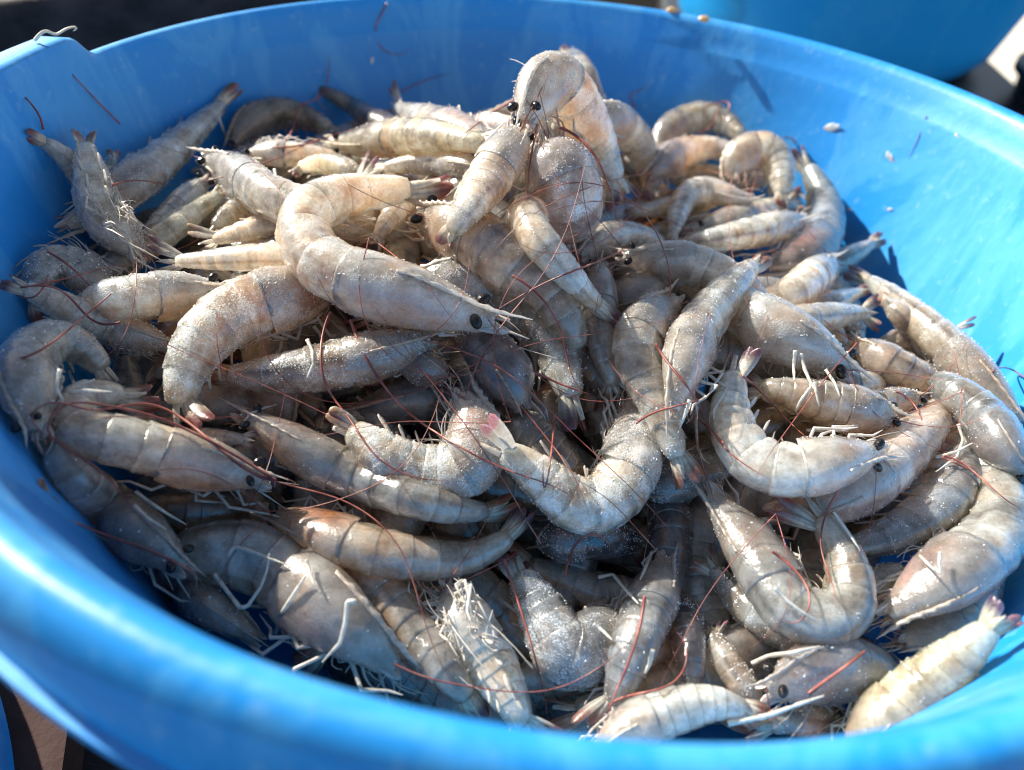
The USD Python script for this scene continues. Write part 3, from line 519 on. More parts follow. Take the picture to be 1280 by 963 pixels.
for it in range(46):
    P = CAM + RAY * T[:, None]
    tm = np.repeat(T.reshape(NSH, NS).mean(1), NS)
    RAD = WPX * tm / (2 * FPX) * PROF * .86
    pairs = cKDTree(P).query_pairs(RAD.max() * 2, output_type='ndarray')
    i, j = pairs[:, 0], pairs[:, 1]; ok = idx[i] != idx[j]; i, j = i[ok], j[ok]
    d = np.linalg.norm(P[i] - P[j], axis=1); pen = RAD[i] + RAD[j] - d; ok = pen > 0; i, j, pen = i[ok], j[ok], pen[ok]
    up_i = np.where(np.abs(SHUP[idx[i]] - SHUP[idx[j]]) > .25, SHUP[idx[i]] > SHUP[idx[j]], ORD[i] > ORD[j])
    dT = np.zeros_like(T); cnt = np.zeros_like(T)
    di = np.where(up_i, -.45, .55) * pen; dj = np.where(up_i, .55, -.45) * pen
    np.add.at(dT, i, di); np.add.at(dT, j, dj); np.add.at(cnt, i, 1); np.add.at(cnt, j, 1)
    dT = .7 * dT / np.maximum(cnt, 1)
    dT = gaussian_filter1d(dT.reshape(NSH, NS), 2.2, axis=1, mode='nearest').ravel()
    T = T + dT + .02 * (T0 - T)
    T = np.clip(T, T0 - RISE, T0 + .034)
    P = CAM + RAY * T[:, None]; g = wall_gap(P, RAD)
    rn = P[:, :2] / (np.hypot(P[:, 0], P[:, 1])[:, None] + 1e-9); outw = (rn * RAY[:, :2]).sum(1) + TAN * -RAY[:, 2] * 0 + .0
    bad = (g < 0) & (P[:, 2] < .004)
    T = np.where(bad, T - np.sign(outw) * np.minimum(-g, .004) * .6, T)
    T = np.where(P[:, 2] < -.118, T - .002, T)
    T = gaussian_filter1d(T.reshape(NSH, NS), .9, axis=1, mode='nearest').ravel()
KEEP = []
for k, s in enumerate(shrimps):
    g0 = wall_gap(at(s.px, s.t0), s.w * s.t0.mean() / (2 * FPX) * profile_h(SS))
    rose = (s.t0 - T[k * NS:(k + 1) * NS]).max()
    if not s.filler or (g0.min() > -.001 and rose < .004): KEEP.append(s)
    s.t = gaussian_filter1d(T[k * NS:(k + 1) * NS], 12 if s.name == 's32' else 2.2, mode='nearest')
    s.P = at(s.px, s.t); s.r = s.w * s.t.mean() / (2 * FPX)

shrimps = KEEP
# the pile seen as a height field over the picture, for strands that lie on it
CELL = 6; GX, GY = 1500 // CELL, 1180 // CELL      # the grid covers pixels from -100
ZB = np.full((GY, GX), 9.0)
yy, xx = np.mgrid[0:GY, 0:GX]; cpx = np.stack([xx.ravel() * CELL - 100, yy.ravel() * CELL - 100], 1)
q = ray(cpx); tw = np.full(len(q), 9.0)
for tt in np.linspace(.6, .06, 220):
    Pw = CAM + q * tt; rr = np.hypot(Pw[:, 0], Pw[:, 1]); ins = (rr > R + TAN * np.minimum(Pw[:, 2], 0) - .0015) & (Pw[:, 2] < 0) & (Pw[:, 2] > -.135) & (rr < R + .02) & ((q[:, :2] * Pw[:, :2]).sum(1) > 0)
    tw = np.where(ins, tt, tw)
ZB = np.minimum(ZB, np.where(tw < 9, tw, .33).reshape(GY, GX)); ZW = ZB.copy()
for s in shrimps:
    fp = resample(np.c_[s.px, s.t], 70)
    for (x, y, t), pf in zip(fp, profile_h(np.linspace(0, 1, 70))):
        rp = max(s.w * pf / 2, 3); r0 = int(rp / CELL) + 1; ci, cj = (y + 100) / CELL, (x + 100) / CELL
        i0, i1, j0, j1 = int(max(ci - r0, 0)), int(min(ci + r0 + 1, GY)), int(max(cj - r0, 0)), int(min(cj + r0 + 1, GX))
        if i1 <= i0 or j1 <= j0: continue
        a, b = np.mgrid[i0:i1, j0:j1]; dd = ((a - ci) ** 2 + (b - cj) ** 2) * CELL ** 2 / rp ** 2
        ZB[i0:i1, j0:j1] = np.where(dd < 1, np.minimum(ZB[i0:i1, j0:j1], t - s.r * pf * np.sqrt(np.maximum(1 - dd, 0))), ZB[i0:i1, j0:j1])
def top_depth(px):
    px = np.atleast_2d(px); i = np.clip(((px[:, 1] + 100) / CELL), 0, GY - 1).astype(int); j = np.clip(((px[:, 0] + 100) / CELL), 0, GX - 1).astype(int)
    return ZB[i, j]
def drape(px, n=60, lift=.0008, follow=3.0, straight=False):
    """A strand over the pile: its picture line, bridging the gaps between the bodies it crosses."""
    q = resample(px, n)
    if straight:
        pa = np.asarray(px, float); dd = np.r_[0, np.cumsum(np.linalg.norm(np.diff(pa, axis=0), axis=1))]; x = np.linspace(0, dd[-1], n); q = np.stack([np.interp(x, dd, pa[:, c]) for c in (0, 1)], 1)
    t = top_depth(q)
    for _ in range(12): t = np.minimum(t, gaussian_filter1d(t, follow, mode='nearest'))
    t = gaussian_filter1d(t, follow * .8, mode='nearest')
    return at(q, t - lift)

# ------------------------------------------------------------------ the shrimp itself
TINTS = dict(c=(.545, .465, .38), w=(.635, .58, .515), g=(.335, .315, .285), b=(.215, .222, .236), d=(.14, .105, .08), p=(.56, .42, .36), y=(.56, .46, .29), n=(.085, .078, .10), t=(.40, .31, .24), o=(.54, .385, .26))  # b, d and n also carry painted shade for low and buried shrimp
FRINGE = set('s11 s42 s43 s2 s23 s31 s73 s5 s12 s65 s39 s90 s29'.split())
BLOTCH = dict(s10=4, s16=1, s33=4, s19=1, s12=0, s17=3, s44=1, s5=3, s36=2, s35=3, s20=0, s54=3, s48=3, s9=2)
EYED = set('s10 s12 s15 s16 s17 s9 s5 s4 s48 s50 s53 s54 s63 s35 s36 s38 s31 s47 s42 s82 s19 s18'.split())
SEG = np.array([.365, .455, .55, .64, .715, .775, .885])
def smooth_noise(p, f, seed): return meshkit.fbm(p * f, 3, seed)

def build(k, s):
    g = np.random.default_rng(1000 + k)
    n = 240
    C = resample(s.P, n); L = np.linalg.norm(np.diff(C, axis=0), axis=1).sum(); r = s.r
    Tn = np.gradient(gaussian_filter1d(C, 2.0, axis=0, mode='nearest'), axis=0); Tn /= np.linalg.norm(Tn, axis=1, keepdims=True)
    V = CAM - C; V /= np.linalg.norm(V, axis=1, keepdims=True); V = V - Tn * (V * Tn).sum(1, keepdims=True); V = gaussian_filter1d(V, 6, axis=0, mode='nearest'); V -= Tn * (V * Tn).sum(1, keepdims=True); V /= np.linalg.norm(V, axis=1, keepdims=True)
    Lf = np.cross(V, Tn)
    a = np.radians(s.a[0] + (s.a[1] - s.a[0]) * sstep((np.linspace(0, 1, n) - .2) / .55))[:, None]
    Dn = np.cos(a) * Lf + np.sin(a) * V; Bn = np.cross(Tn, Dn)
    gs = np.linspace(0, 1, n)
    def ip(A, x): return np.stack([np.interp(x, gs, A[:, c]) for c in range(3)], -1)
    def frame(x):
        x = np.asarray(x, float); c = ip(C, x)
        ext = np.where(x < 0, x, np.where(x > 1, x - 1, 0))[..., None] * L
        return c + ext * ip(Tn, np.clip(x, 0, 1)), ip(Tn, x), ip(Dn, x), ip(Bn, x)
    org = C[n // 2]
    X = thing('shrimp', s.label or 'shrimp tinted dark with gap shade, almost wholly buried, showing only in dark gaps between the upper shrimp', 'shrimp', ('buried shrimp showing in gaps of the pile' if s.filler else 'raw shrimp heaped in the blue basin'), loc=org)
    tint = np.array(TINTS[s.tint]) * g.uniform(.92, 1.08)
    def put(name, mesh, m, col=None, smooth=True, fr=None): return obj(name, mesh, m, X, smooth, col, org, fr)
    blotch = g.uniform() < .75 or s.name in BLOTCH; bcol = np.array([(.10, .06, .08), (.40, .13, .06), (.12, .09, .09), (.08, .08, .11), (.36, .17, .15)][BLOTCH.get(s.name, int(g.integers(4)))]); bstr = .95 if s.name in BLOTCH else .8; bs, bth = g.uniform(.18, .27), g.uniform(60, 105)
    gut = g.choice([g.uniform(.1, .4), g.uniform(.8, 1.3)]); bandk = g.uniform(.15, .38); tail_red = np.array([(.15, .035, .034), (.22, .075, .05), (.085, .034, .045)][g.integers(3)])
    # ---- body: one continuous skin with six overlapping rings
    eps = .0035
    ss = np.unique(np.r_[np.linspace(.05, .885, 46), SEG[:-1] - eps, SEG[:-1] + eps * .3, SEG[:-1] + eps * 1.6, .06, .07])
    nt = 26 if not s.filler else 16
    th = np.arange(nt) * 2 * np.pi / nt                     # 0 = dorsal
    H = profile_h(ss) * r
    u = np.full(len(ss), -1.0); kseg = np.searchsorted(SEG, ss, 'right') - 1
    inab = (kseg >= 0) & (kseg < 6); kk = np.clip(kseg, 0, 5); u[inab] = ((ss - SEG[kk]) / (SEG[kk + 1] - SEG[kk]))[inab]
    f = np.where(inab, .968 + .052 * np.clip(u, 0, 1) ** 1.2, .95)
    c, t_, d_, b_ = frame(ss)
    ct, st = np.cos(th)[None], np.sin(th)[None]
    deg = np.degrees(np.abs((th + np.pi) % (2 * np.pi) - np.pi))[None]
    ub = np.clip(u, 0, 1)[:, None]
    flap = np.exp(-((deg - 118) / 17) ** 2) * np.sin(np.pi * np.clip(ub, 0, 1)) ** .6 * (inab[:, None])
    rd = np.where(ct > 0, 1.0, .86) * f[:, None] * (1 + .16 * flap)
    lump = 1 + .05 * (smooth_noise(np.stack([np.repeat(ss[:, None] * 26, nt, 1), np.repeat(ct, len(ss), 0) * 1.6 + k * 7.1, np.repeat(st, len(ss), 0) * 1.6], -1), 1.0, k) - .5)
    hd, wd = H[:, None] * rd * lump * ct, H[:, None] * rd * lump * st * .82
    hd = np.where(ct < -.6, np.maximum(hd, -H[:, None] * .72 * f[:, None]), hd)
    v = c[:, None] + hd[..., None] * d_[:, None] + wd[..., None] * b_[:, None]
    # shell colours, over a tint that on some shrimp also carries shade
    S2, DG = np.repeat(ss[:, None], nt, 1), np.repeat(deg, len(ss), 0)
    nz = smooth_noise(np.stack([S2 * 9, DG / 40 + k * 3.3, np.sign(st) * 2 + 0 * S2], -1), 1.0, k + 3)
    nz2 = smooth_noise(np.stack([S2 * 22, DG / 25 + k * 1.7, np.sign(st) * 2 + 0 * S2], -1), 1.0, k + 31)
    col = tint[None, None] * (.55 + .85 * nz)[..., None]; m = .75 * np.clip(nz2 * 2.4 - 1.25, 0, 1)[..., None]; col = col * (1 - m) + m * tint * np.array([.62, .54, .46])
    m = .52 * np.exp(-(DG / 62) ** 2)[..., None]; col = col * (1 - m) + m * col.mean(-1, keepdims=True) * np.array([.60, .62, .60])
    seam = np.where(inab[:, None], np.exp(-(np.clip(u, 0, 1) / .12) ** 2)[:, None], 0); edge = np.where(inab[:, None], np.exp(-((1 - np.clip(u, 0, 1)) / .10) ** 2)[:, None], 0)
    col = col * (1 - bandk * seam)[..., None] * (1 + .16 * edge)[..., None]
    col = col * (1 - gut * .5 * np.exp(-(DG / 9) ** 2) * (S2 > .36))[..., None]
    bel = np.clip((DG - 105) / 50, 0, 1)[..., None]; col = col * (1 - bel * .25) + bel * .25 * np.array([.62, .50, .34])
    tl = np.clip((S2 - .80) / .1, 0, 1)[..., None]; col = col * (1 - .25 * tl) + .25 * tl * np.array([.55, .48, .33])
    vv = v.reshape(-1, 3); ff = grid_faces(len(ss), nt)
    c0, c1 = len(vv), len(vv) + 1; j = np.arange(nt); kx = (j + 1) % nt
    ff = np.vstack([ff, np.stack([np.full(nt, c0), j, kx], 1), np.stack([np.full(nt, c1), (len(ss) - 1) * nt + kx, (len(ss) - 1) * nt + j], 1)])
    vv = np.vstack([vv, c[:1], c[-1:] + t_[-1:] * r * .1]); cc = np.vstack([col.reshape(-1, 3), col[0, :1], col[-1, :1]])
    put('body', (vv, ff), SHELL, cc, True, s.frost)
    frostsrc = [(v[4:], H[4:])]
    # ---- carapace: a shell over the front third, open below
    sc = np.r_[.045, .06, np.linspace(.075, .362, 20), .372, .378]; nc = 23 if not s.filler else 13
    tc = np.radians(np.linspace(-126, 126, nc))
    Hc = profile_h(sc) * r; c, t_, d_, b_ = frame(sc); ct, st = np.cos(tc)[None], np.sin(tc)[None]; dgc = np.degrees(np.abs(tc))[None]
    rdc = 1.055 - .045 * np.clip((sc[:, None] - .335) / .04, 0, 1) + .05 * np.exp(-((dgc - 122) / 12) ** 2) + .06 * np.exp(-(dgc / 8) ** 2) * np.clip(1 - sc / .3, 0, 1)[:, None] - .035 * np.exp(-((dgc - 62 - 60 * (sc[:, None] - .2)) / 7) ** 2) * (sc[:, None] > .12)
    rdc = rdc * (1 + .04 * (smooth_noise(np.stack([np.repeat(sc[:, None] * 22, nc, 1), np.repeat(ct, len(sc), 0) * 2 + k, np.repeat(st, len(sc), 0) * 2], -1), 1.0, k + 9) - .5))
    slant = (np.clip(dgc - 60, 0, 70) / 70 * -.018 * (sc[:, None] < .1)) - .012 * np.clip((dgc - 90) / 36, 0, 1) * (sc[:, None] > .33)
    base = ip(C, np.clip(sc[:, None] + slant, 0, 1)) if True else 0
    vo = base + (Hc[:, None] * rdc * ct)[..., None] * d_[:, None] + (Hc[:, None] * rdc * st * .83)[..., None] * b_[:, None]
    vi = base + (Hc[:, None] * (rdc - .05) * ct)[..., None] * d_[:, None] + (Hc[:, None] * (rdc - .05) * st * .83)[..., None] * b_[:, None]
    ns = len(sc); fo = grid_faces(ns, nc, False); off = ns * nc
    rim = [(i * nc, (i + 1) * nc) for i in range(ns - 1)] + [((i + 1) * nc + nc - 1, i * nc + nc - 1) for i in range(ns - 1)] + [((ns - 1) * nc + q, (ns - 1) * nc + q + 1) for q in range(nc - 1)] + [(q + 1, q) for q in range(nc - 1)]
    rim = np.array(rim); rf = np.vstack([np.stack([rim[:, 1], rim[:, 0], rim[:, 0] + off], 1), np.stack([rim[:, 1], rim[:, 0] + off, rim[:, 1] + off], 1)])
    SC, DC = np.repeat(sc[:, None], nc, 1), np.repeat(dgc, ns, 0)
    nz = smooth_noise(np.stack([SC * 14, DC / 30 + k * 5.1, np.sign(st) * 2 + 0 * SC], -1), 1.0, k + 5)
    cc = tint[None, None] * (.48 + .85 * nz)[..., None]
    m = .50 * np.exp(-(DC / 58) ** 2)[..., None]; cc = cc * (1 - m) + m * cc.mean(-1, keepdims=True) * np.array([.60, .61, .60])
    if blotch:
        m = bstr * np.exp(-((SC - bs) / .09) ** 2 - ((DC - bth) / 42) ** 2) * np.clip(nz * 2.6, 0, 1); cc = cc * (1 - m[..., None]) + m[..., None] * bcol
    m = .5 * np.exp(-((DC - 112) / 8) ** 2) * (SC > .1); cc = cc * (1 - m[..., None]) + m[..., None] * np.array([.20, .19, .21])
    m = .4 * np.clip(1 - (SC - .05) / .09, 0, 1); cc = cc * (1 - m[..., None]) + m[..., None] * np.array([.40, .29, .19])
    m = .5 * np.exp(-((SC - .375) / .008) ** 2); cc = cc * (1 + .5 * m[..., None])
    put('carapace', (np.vstack([vo.reshape(-1, 3), vi.reshape(-1, 3)]), np.vstack([fo, fo[:, ::-1] + off, rf])), SHELL, np.vstack([cc.reshape(-1, 3)] * 2), True, s.frost)
    car = str(X.GetPath()) + '/carapace'
    frostsrc.append((vo, Hc))
    # ---- rostrum: a toothed blade along the crest and past the eyes
    carp = stage.GetPrimAtPath(car)
    rs = np.linspace(.26, -.035, 25); c, t_, d_, b_ = frame(rs); hh = profile_h(rs) * r
    topz = np.interp(rs, [-.035, .03, .09, .16, .26], [.40, .46, .58, .80, 1.02]) * r
    teeth = .07 * r * np.where(np.arange(25) % 3 == 1, 1.0, .15) * (rs < .22) + .03 * r
    tip = np.clip((rs + .035) / .08, 0, 1) * .85 + .15
    ridge = c + d_ * (topz + teeth * tip)[:, None]; lowl = c + d_ * (topz - .16 * r * tip)[:, None]; wv = b_ * (.055 * r * tip)[:, None]
    vr = np.stack([ridge, (ridge + lowl) / 2 + wv, lowl, (ridge + lowl) / 2 - wv], 1).reshape(-1, 3); fr = grid_faces(25, 4)
    fr = np.vstack([fr, [[0, 1, 2], [0, 2, 3]], [[96, 98, 97], [96, 99, 98]]])
    cr = tint * .9 * .6 + .4 * np.array([.42, .27, .17]); obj('rostrum', (vr, fr), LIMB, carp, True, np.repeat(cr[None], len(vr), 0), org)
    # ---- eyes
    es = .082; c, t_, d_, b_ = (q[0] for q in frame([es]))
    ico = trimesh.creation.icosphere(2, 1.0)
    for sg in ((-1, 1) if s.name in EYED else ()):
        ec = c + d_ * r * .30 + sg * b_ * r * .36 - t_ * r * .02
        e = ico.vertices * [.92, 1.25, .86] * r * .162 * g.uniform(.88, 1.1)
        ev = ec + e[:, :1] * d_ + e[:, 1:2] * (sg * b_ * .8 - t_ * .6) + e[:, 2:3] * np.cross(d_, sg * b_ * .8 - t_ * .6)
        em = put('eye', (ev, ico.faces if sg < 0 else ico.faces), EYE)
        st0 = c + d_ * r * .16 + sg * b_ * r * .10 + t_ * r * .12
        stv, stf = tube(np.array([st0, ec + (st0 - ec) * .35]), [r * .12, r * .11], 7)
        obj('eye_stalk', (stv, stf), LIMB, em.GetPrim(), True, np.repeat((tint * .7)[None], len(stv), 0), org)
    # ---- leaf shaped plates
    def leaf(x0, x1, lat0, lat1, up0, up1, hw, thick, blunt, mcol0, mcol1, name, edge=.6, roll=0.0, ms=10):
        uu = np.linspace(0, 1, ms); xs = x0 + (x1 - x0) * uu; c, t_, d_, b_ = frame(xs)
        cen = c + b_ * ((lat0 + (lat1 - lat0) * uu) * r)[:, None] + d_ * ((up0 + (up1 - up0) * uu) * r)[:, None]
        shape = np.sin(np.pi * np.clip(uu * (1 - blunt * .42) + .07, 0, 1)) ** .75; shape[-1] *= .55
        across = np.linspace(-1, 1, 5); prof = np.array([0, .75, 1.25, .75, 0]) * thick
        bb = b_ * math.cos(roll) + d_ * math.sin(roll); dd_ = d_ * math.cos(roll) - b_ * math.sin(roll)
        top = cen[:, None] + bb[:, None] * (across[None, :] * shape[:, None] * hw * r)[..., None] + dd_[:, None] * (prof[None, :] * r * np.ones((ms, 1)))[..., None]
        bot = cen[:, None] + bb[:, None] * (across[None, :] * shape[:, None] * hw * r)[..., None] - dd_[:, None] * ((prof * .6 + .012)[None, :] * r * np.ones((ms, 1)))[..., None]
        ring = np.concatenate([top, bot[:, ::-1]], 1); m_ = ring.shape[1]; vv = ring.reshape(-1, 3); ff = grid_faces(ms, m_)
        cap = np.array([[0, a_, a_ + 1] for a_ in range(1, m_ - 1)]); ff = np.vstack([ff, cap, cap[:, ::-1] + (ms - 1) * m_])
        w_ = sstep((uu - edge) / (.80 - edge + 1e-6))[:, None, None]; stri = (1 - .38 * (np.arange(m_) % 2))[None, :, None]
        cl = (np.array(mcol0) * (1 - w_) + np.array(mcol1) * w_) * stri * np.ones((ms, m_, 1))
        return put(name, (vv, ff), LIMB, cl.reshape(-1, 3))
    fan = g.uniform(.01, .10) if g.uniform() < .65 else g.uniform(.14, .34)
    base_c = tint * .55 + .45 * np.array([.56, .47, .32])
    leaf(.850, .966, 0, 0, .16, .14, .15, .08, .0, base_c, base_c * .8, 'telson')
    for sg in (-1, 1):
        leaf(.852, 1.0 - g.uniform(0, .012), sg * .11, sg * (.13 + fan * 1.9), .03, -.02, .185, .05, .75, base_c, tail_red, 'uropod', edge=.34 + g.uniform(0, .15), roll=sg * -.5)
        leaf(.850, .994 - g.uniform(0, .015), sg * .19, sg * (.17 + fan * 3.4), -.06, -.13, .195, .05, .8, base_c * .9, tail_red * .8, 'uropod', edge=.28 + g.uniform(0, .15), roll=sg * -.9)
    for sg in (-1, 1):
        leaf(.115, .008 + g.uniform(0, .012), sg * .24, sg * .20, .02, -.05 + g.uniform(-.05, .05), .15, .03, .5, tint * .8, tint * .7 + .3 * np.array([.4, .2, .12]), 'antenna_scale', edge=.2, roll=sg * -.5)
    # ---- swimmerets
    pale = tint * .5 + .5 * np.array([.54, .45, .36]); side = {-1: (1 if g.uniform() < .5 else -1), 1: (1 if g.uniform() < .5 else -1)}; spread = g.uniform(0, .5)
    if not s.filler:
        for q, x0 in enumerate((.405, .50, .59, .675, .742)):
            for sg in (-1, 1):
                ln = .075 + .025 * g.uniform()
                hq = float(profile_h(x0)); sp = g.uniform(-.15, .25)
                leaf(x0 - .01, x0 + ln * g.uniform(.5, 1), sg * .36 * hq, sg * (.34 + sp) * hq, -.62 * hq, -(.90 + g.uniform(0, .16)) * hq, .10, .035, .6, pale, pale * .8, 'swimmeret', roll=sg * 1.0, ms=7)
        # ---- walking legs
        for q, x0 in enumerate((.14, .18, .22, .26, .30)):
            for sg in (-1, 1):
                c, t_, d_, b_ = (z[0] for z in frame([x0])); hq = float(profile_h(x0)) * r
                p0 = c - d_ * hq * .70 + sg * b_ * hq * .34; l = r * g.uniform(.75, 1.15)
                fwd = side[sg] * (1 if g.uniform() < .85 else -1)
                loose = g.uniform() < .18
                p1 = p0 - d_ * l * (.45 if loose else .14) + sg * b_ * l * (.1 + spread + g.uniform(-.1, .15)) + fwd * t_ * l * (.45 + g.uniform(-.35, .35))
                p2 = p1 + fwd * t_ * l * (.55 + g.uniform(-.45, .5)) - sg * b_ * l * (spread * .5 + g.uniform(-.1, .2)) - d_ * l * (g.uniform(.1, .6) if loose else g.uniform(-.3, .3))
                p3 = p2 + fwd * t_ * l * g.uniform(.2, .7) + d_ * l * g.uniform(-.35, .2) + sg * b_ * l * g.uniform(-.25, .15)
                pp = np.vstack([np.linspace(p0, p1, 4)[:-1], np.linspace(p1, p2, 4)[:-1], np.linspace(p2, p3, 4)])
                lv, lf = tube(pp, np.interp(np.arange(len(pp)), [0, 2.6, 3, 5.6, 6, 9], [.060, .046, .055, .036, .042, .010]) * r, 6)
                put('leg', (lv, lf), LIMB, np.repeat((pale * g.uniform(.8, 1.08))[None], len(lv), 0))
        # ---- antennules and feathery mouth parts
        for q in range(6):
            c, t_, d_, b_ = (z[0] for z in frame([g.uniform(.06, .14)])); sg = g.choice([-1, 1])
            p0 = c - d_ * r * g.uniform(.1, .4) + sg * b_ * r * .2; l = r * g.uniform(.6, 1.3)
            p1 = p0 - t_ * l * .6 - d_ * l * g.uniform(-.1, .4) + sg * b_ * l * g.uniform(-.1, .3); p2 = p1 - t_ * l * g.uniform(.1, .5) - d_ * l * g.uniform(-.2, .5) + sg * b_ * l * g.uniform(-.4, .2)
            lv, lf = tube(resample([p0, p1, p2], 8), np.linspace(.045, .012, 8) * r, 5)
            put('mouthpart' if q < 4 else 'antennule', (lv, lf), LIMB, np.repeat(((pale if q < 4 else np.array([.34, .13, .09])) * g.uniform(.8, 1))[None], len(lv), 0))
        fv, ff2, nn_ = [], [], 0
        for q in range(90 if s.name in FRINGE else 46):
            x0 = g.uniform(.08, .42); c, t_, d_, b_ = (z[0] for z in frame([x0])); hq = float(profile_h(x0)) * r; sg = g.choice([-1, 1])
            p0 = c - d_ * hq * .72 + sg * b_ * hq * g.uniform(.1, .5); l = r * g.uniform(.35, 1.25 if s.name in FRINGE else .95); fw_ = g.normal() * .8
            p1 = p0 - d_ * l * g.uniform(.0, .28) + t_ * l * fw_ * .6 + sg * b_ * l * g.uniform(-.1, .45); p2 = p1 - d_ * l * g.uniform(-.2, .16) + t_ * l * fw_ * .7 + sg * b_ * l * g.uniform(-.3, .3)
            lv, lf = tube(resample([p0, p1, p2], 6), np.linspace(.026, .008, 6) * r, 4); fv.append(lv); ff2.append(lf + nn_); nn_ += len(lv)
        fm = put('leg_hairs', (np.vstack(fv), np.vstack(ff2)), LIMB, np.repeat((pale * .95)[None], nn_, 0)); tag(fm, kind='stuff')
    # ---- frost: crystals of ice and salt stuck to the shell
    if s.frost > 0:
        nfr = int((1500 if not s.filler else 200) * s.frost)
        P_, Hh = [], []
        for V_, H_ in frostsrc:
            P_.append(V_.reshape(-1, 3)); Hh.append(np.repeat(H_, V_.shape[1]))
        grids = frostsrc; pts = []
        for V_, H_ in grids:
            m0, m1 = V_.shape[0] - 1, V_.shape[1] - 1
            q = int(nfr * (.62 if V_ is grids[0][0] else .38) * 2.2)
            a_, b2 = g.uniform(0, m0 - .001, q), g.uniform(0, m1 - .001, q); i_, j_ = a_.astype(int), b2.astype(int); fa, fb = (a_ - i_)[:, None], (b2 - j_)[:, None]
            pt = (V_[i_, j_] * (1 - fa) + V_[i_ + 1, j_] * fa) * (1 - fb) + (V_[i_, j_ + 1] * (1 - fa) + V_[i_ + 1, j_ + 1] * fa) * fb
            keep = meshkit.fbm(pt * 150, 3, k + 40) > .50 - .10 * (s.frost - .5)
            keep &= g.uniform(size=q) < .95
            pts.append(pt[keep])
        pts = np.vstack(pts)
        if len(pts):
            tet = np.array([(1, 1, 1), (-1, -1, 1), (-1, 1, -1), (1, -1, -1)]) * .5; q = len(pts)
            sc_ = (.00006 + .00014 * g.uniform(size=q) ** 3)[:, None, None] * g.uniform(.5, 1.7, (q, 1, 3))
            rot = np.linalg.qr(g.normal(size=(q, 3, 3)))[0]
            tv = pts[:, None] + np.einsum('nij,nkj->nki', rot, tet[None] * sc_ * 2); tf = (np.array([[0, 1, 2], [0, 2, 3], [0, 3, 1], [1, 3, 2]])[None] + 4 * np.arange(q)[:, None, None]).reshape(-1, 3)
            fm = put('frost', (tv.reshape(-1, 3), tf), FROST, smooth=False); tag(fm, kind='stuff')
    s.frame, s.X, s.org = frame, X, org
    return X

for k, s in enumerate(shrimps): build(k, s)

# ------------------------------------------------------------------ feelers
def strand(s, pts3, rad, name='antenna', m=None, col=None):
    n = len(pts3)
    v, f = tube(pts3, rad if np.ndim(rad) else np.interp(np.linspace(0, 1, n), [0, .8, 1], [rad, rad * .5, rad * .12]), 5)
    if s is None: return obj(name, (v, f), m or ANTM, None, True, col)
    return obj(name, (v, f), m or ANTM, s.X, True, col, s.org)
by = {s.name: s for s in shrimps if not s.filler}
for nm, pts, rad in FEELERS:
    strand(by[nm], drape(pts, 70), rad)
for nm, pts, rad in LEGS:
    q = drape(pts, 22, lift=.0008, follow=2.0, straight=True); g = np.random.default_rng(len(pts) * 77 + int(pts[0][0]))
    v, f = tube(q, np.interp(np.linspace(0, 1, 22), [0, .3, .33, .66, .7, 1], [1.0, .75, .95, .65, .75, .3]) * rad * .58, 7)
    obj('leg', (v, f), LIMB, by[nm].X, True, np.repeat(np.array([[.56, .51, .42]]) * g.uniform(.85, 1.05), len(v), 0), by[nm].org)
have = {nm for nm, *_ in FEELERS}
for k, s in enumerate(shrimps):
    if s.filler or s.t[3] - s.r * .6 > top_depth(s.px[3])[0] + .006: continue
    g = np.random.default_rng(500 + k)
    for q in range(1 if s.name in have else 2):
        p = s.px[3].copy(); hd = s.px[2] - s.px[9]; ang = math.atan2(hd[1], hd[0]) + g.normal() * .9; curv = g.normal() * .006
        step = 9.0 * .21 / s.t[0]; nn = int(g.integers(12, 52)); pts = [p]
        for i in range(nn):
            curv += g.normal() * .004; ang += curv * step / 9 * 3; p = p + step * np.array([math.cos(ang), math.sin(ang)])
            if top_depth(p)[0] > ZW[int(np.clip((p[1] + 100) / CELL, 0, GY - 1)), int(np.clip((p[0] + 100) / CELL, 0, GX - 1))] - .002 or not (-60 < p[0] < 1330 and 20 < p[1] < 925) : break
            pts.append(p)
        if len(pts) < 6: continue
        strand(s, drape(np.array(pts), 44), g.uniform(.00012, .00022))
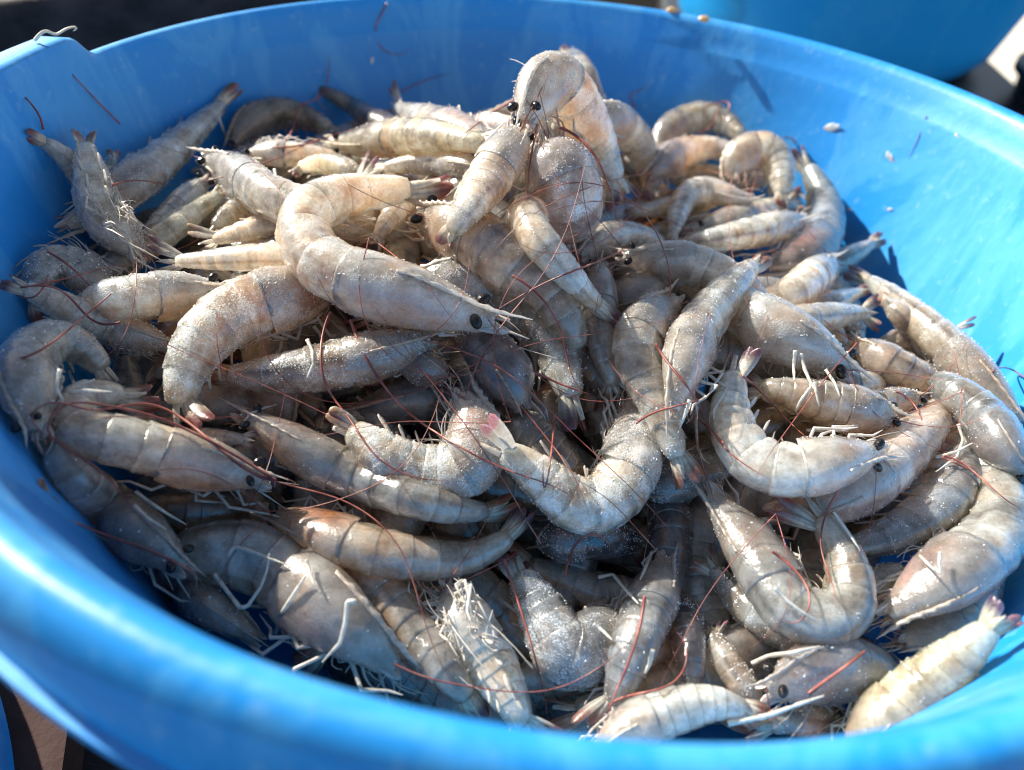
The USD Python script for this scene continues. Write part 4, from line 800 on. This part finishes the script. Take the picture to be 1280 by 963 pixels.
# ------------------------------------------------------------------ scraps stuck to the walls and rim
def wall_point(x, y):
    q = ray((x, y))[0]
    for tt in np.linspace(.08, .6, 3000):
        p = CAM + q * tt; rr = math.hypot(p[0], p[1])
        if p[2] < .001 and rr > R + TAN * p[2] - .0001 and p[:2] @ q[:2] > 0: return p
    return CAM + q * .4
def wall_strand(px, rad, label, n=26):
    q = resample(px, n); p = np.array([wall_point(*z) for z in q])
    o = strand(None, p, rad, 'broken_feeler'); tag(o, label, 'feeler')
wall_strand([(484, 4), (472, 28), (470, 48), (482, 64), (498, 68), (512, 62)], .00034, 'thin brown feeler curled on the far wall above the two-eyed shrimp')
wall_strand([(1158, 145), (1148, 172), (1134, 200)], .0002, 'dark straight hair stuck to the bright right wall')
for k, (x, y, w_, ang, lab) in enumerate([(1040, 160, 22, .5, 'pale shell flake high on the right wall'), (1112, 196, 16, -.5, 'white scale on the right wall below the rim'), (1196, 176, 18, -.9, 'narrow white flake at the upper right of the bright wall'), (465, 76, 9, 1.4, 'tiny tan flake on the far wall'), (1010, 245, 9, 1.2, 'small cream flake on the standing grey shrimp by the wall'), (1062, 262, 9, .2, 'tiny white grain on the wall right of the standing grey shrimp'), (38, 128, 7, .3, 'tiny pale speck on the left wall'), (1112, 262, 8, .7, 'tiny pale grain in the middle of the right wall')]):
    p = wall_point(x, y); tt = (p - CAM) @ FW; s_ = w_ * tt / FPX / 2
    ico = trimesh.creation.icosphere(2, 1.0); v = ico.vertices * [s_, s_ * .42, s_ * .10]; v = v * (.45 + 1.1 * meshkit.fbm(ico.vertices * [3, 5, 1] + k, 2, k))[:, None]
    nrm = -np.array([p[0], p[1], 0]) / np.hypot(p[0], p[1]); tg = np.array([-nrm[1], nrm[0], 0]); up_ = np.cross(nrm, tg)
    ax = tg * math.cos(ang) + up_ * math.sin(ang); ay = np.cross(nrm, ax)
    o = obj('shell_flake', (p + v[:, :1] * ax + v[:, 1:2] * ay + v[:, 2:] * nrm, ico.faces), LIMB, None, True, np.repeat(np.array([[.6, .58, .54]]), len(v), 0)); tag(o, lab, 'flake')
q = [on_plane(x, y, z) for x, y, z in [(44, 50, .0090), (48, 45, .0105), (60, 39.5, .011), (68, 43, .0100), (80, 38, .0110), (89, 34.5, .0115), (91.5, 39, .0090)]]
o = strand(None, resample(q, 24), .0006, 'dry_twig', PALE); tag(o, 'thin tan twig lying on the raised part of the left rim', 'twig')
for x, y, lab in ((840, 13, 'small brown crumb on the far rim right of the middle'), (880, 24, 'dark orange crumb on the far rim by the second basin')):
    p = on_plane(x, y, .0015); ico = trimesh.creation.icosphere(2, 1.0)
    v = ico.vertices * [.0026, .0015, .0014] * (.7 + .6 * meshkit.fbm(ico.vertices * 2 + x, 2, 3))[:, None]
    o = obj('crumb', (p + v, ico.faces), LIMB, None, True, np.repeat(np.array([[.30, .19, .10]]), len(v), 0)); tag(o, lab, 'crumb')
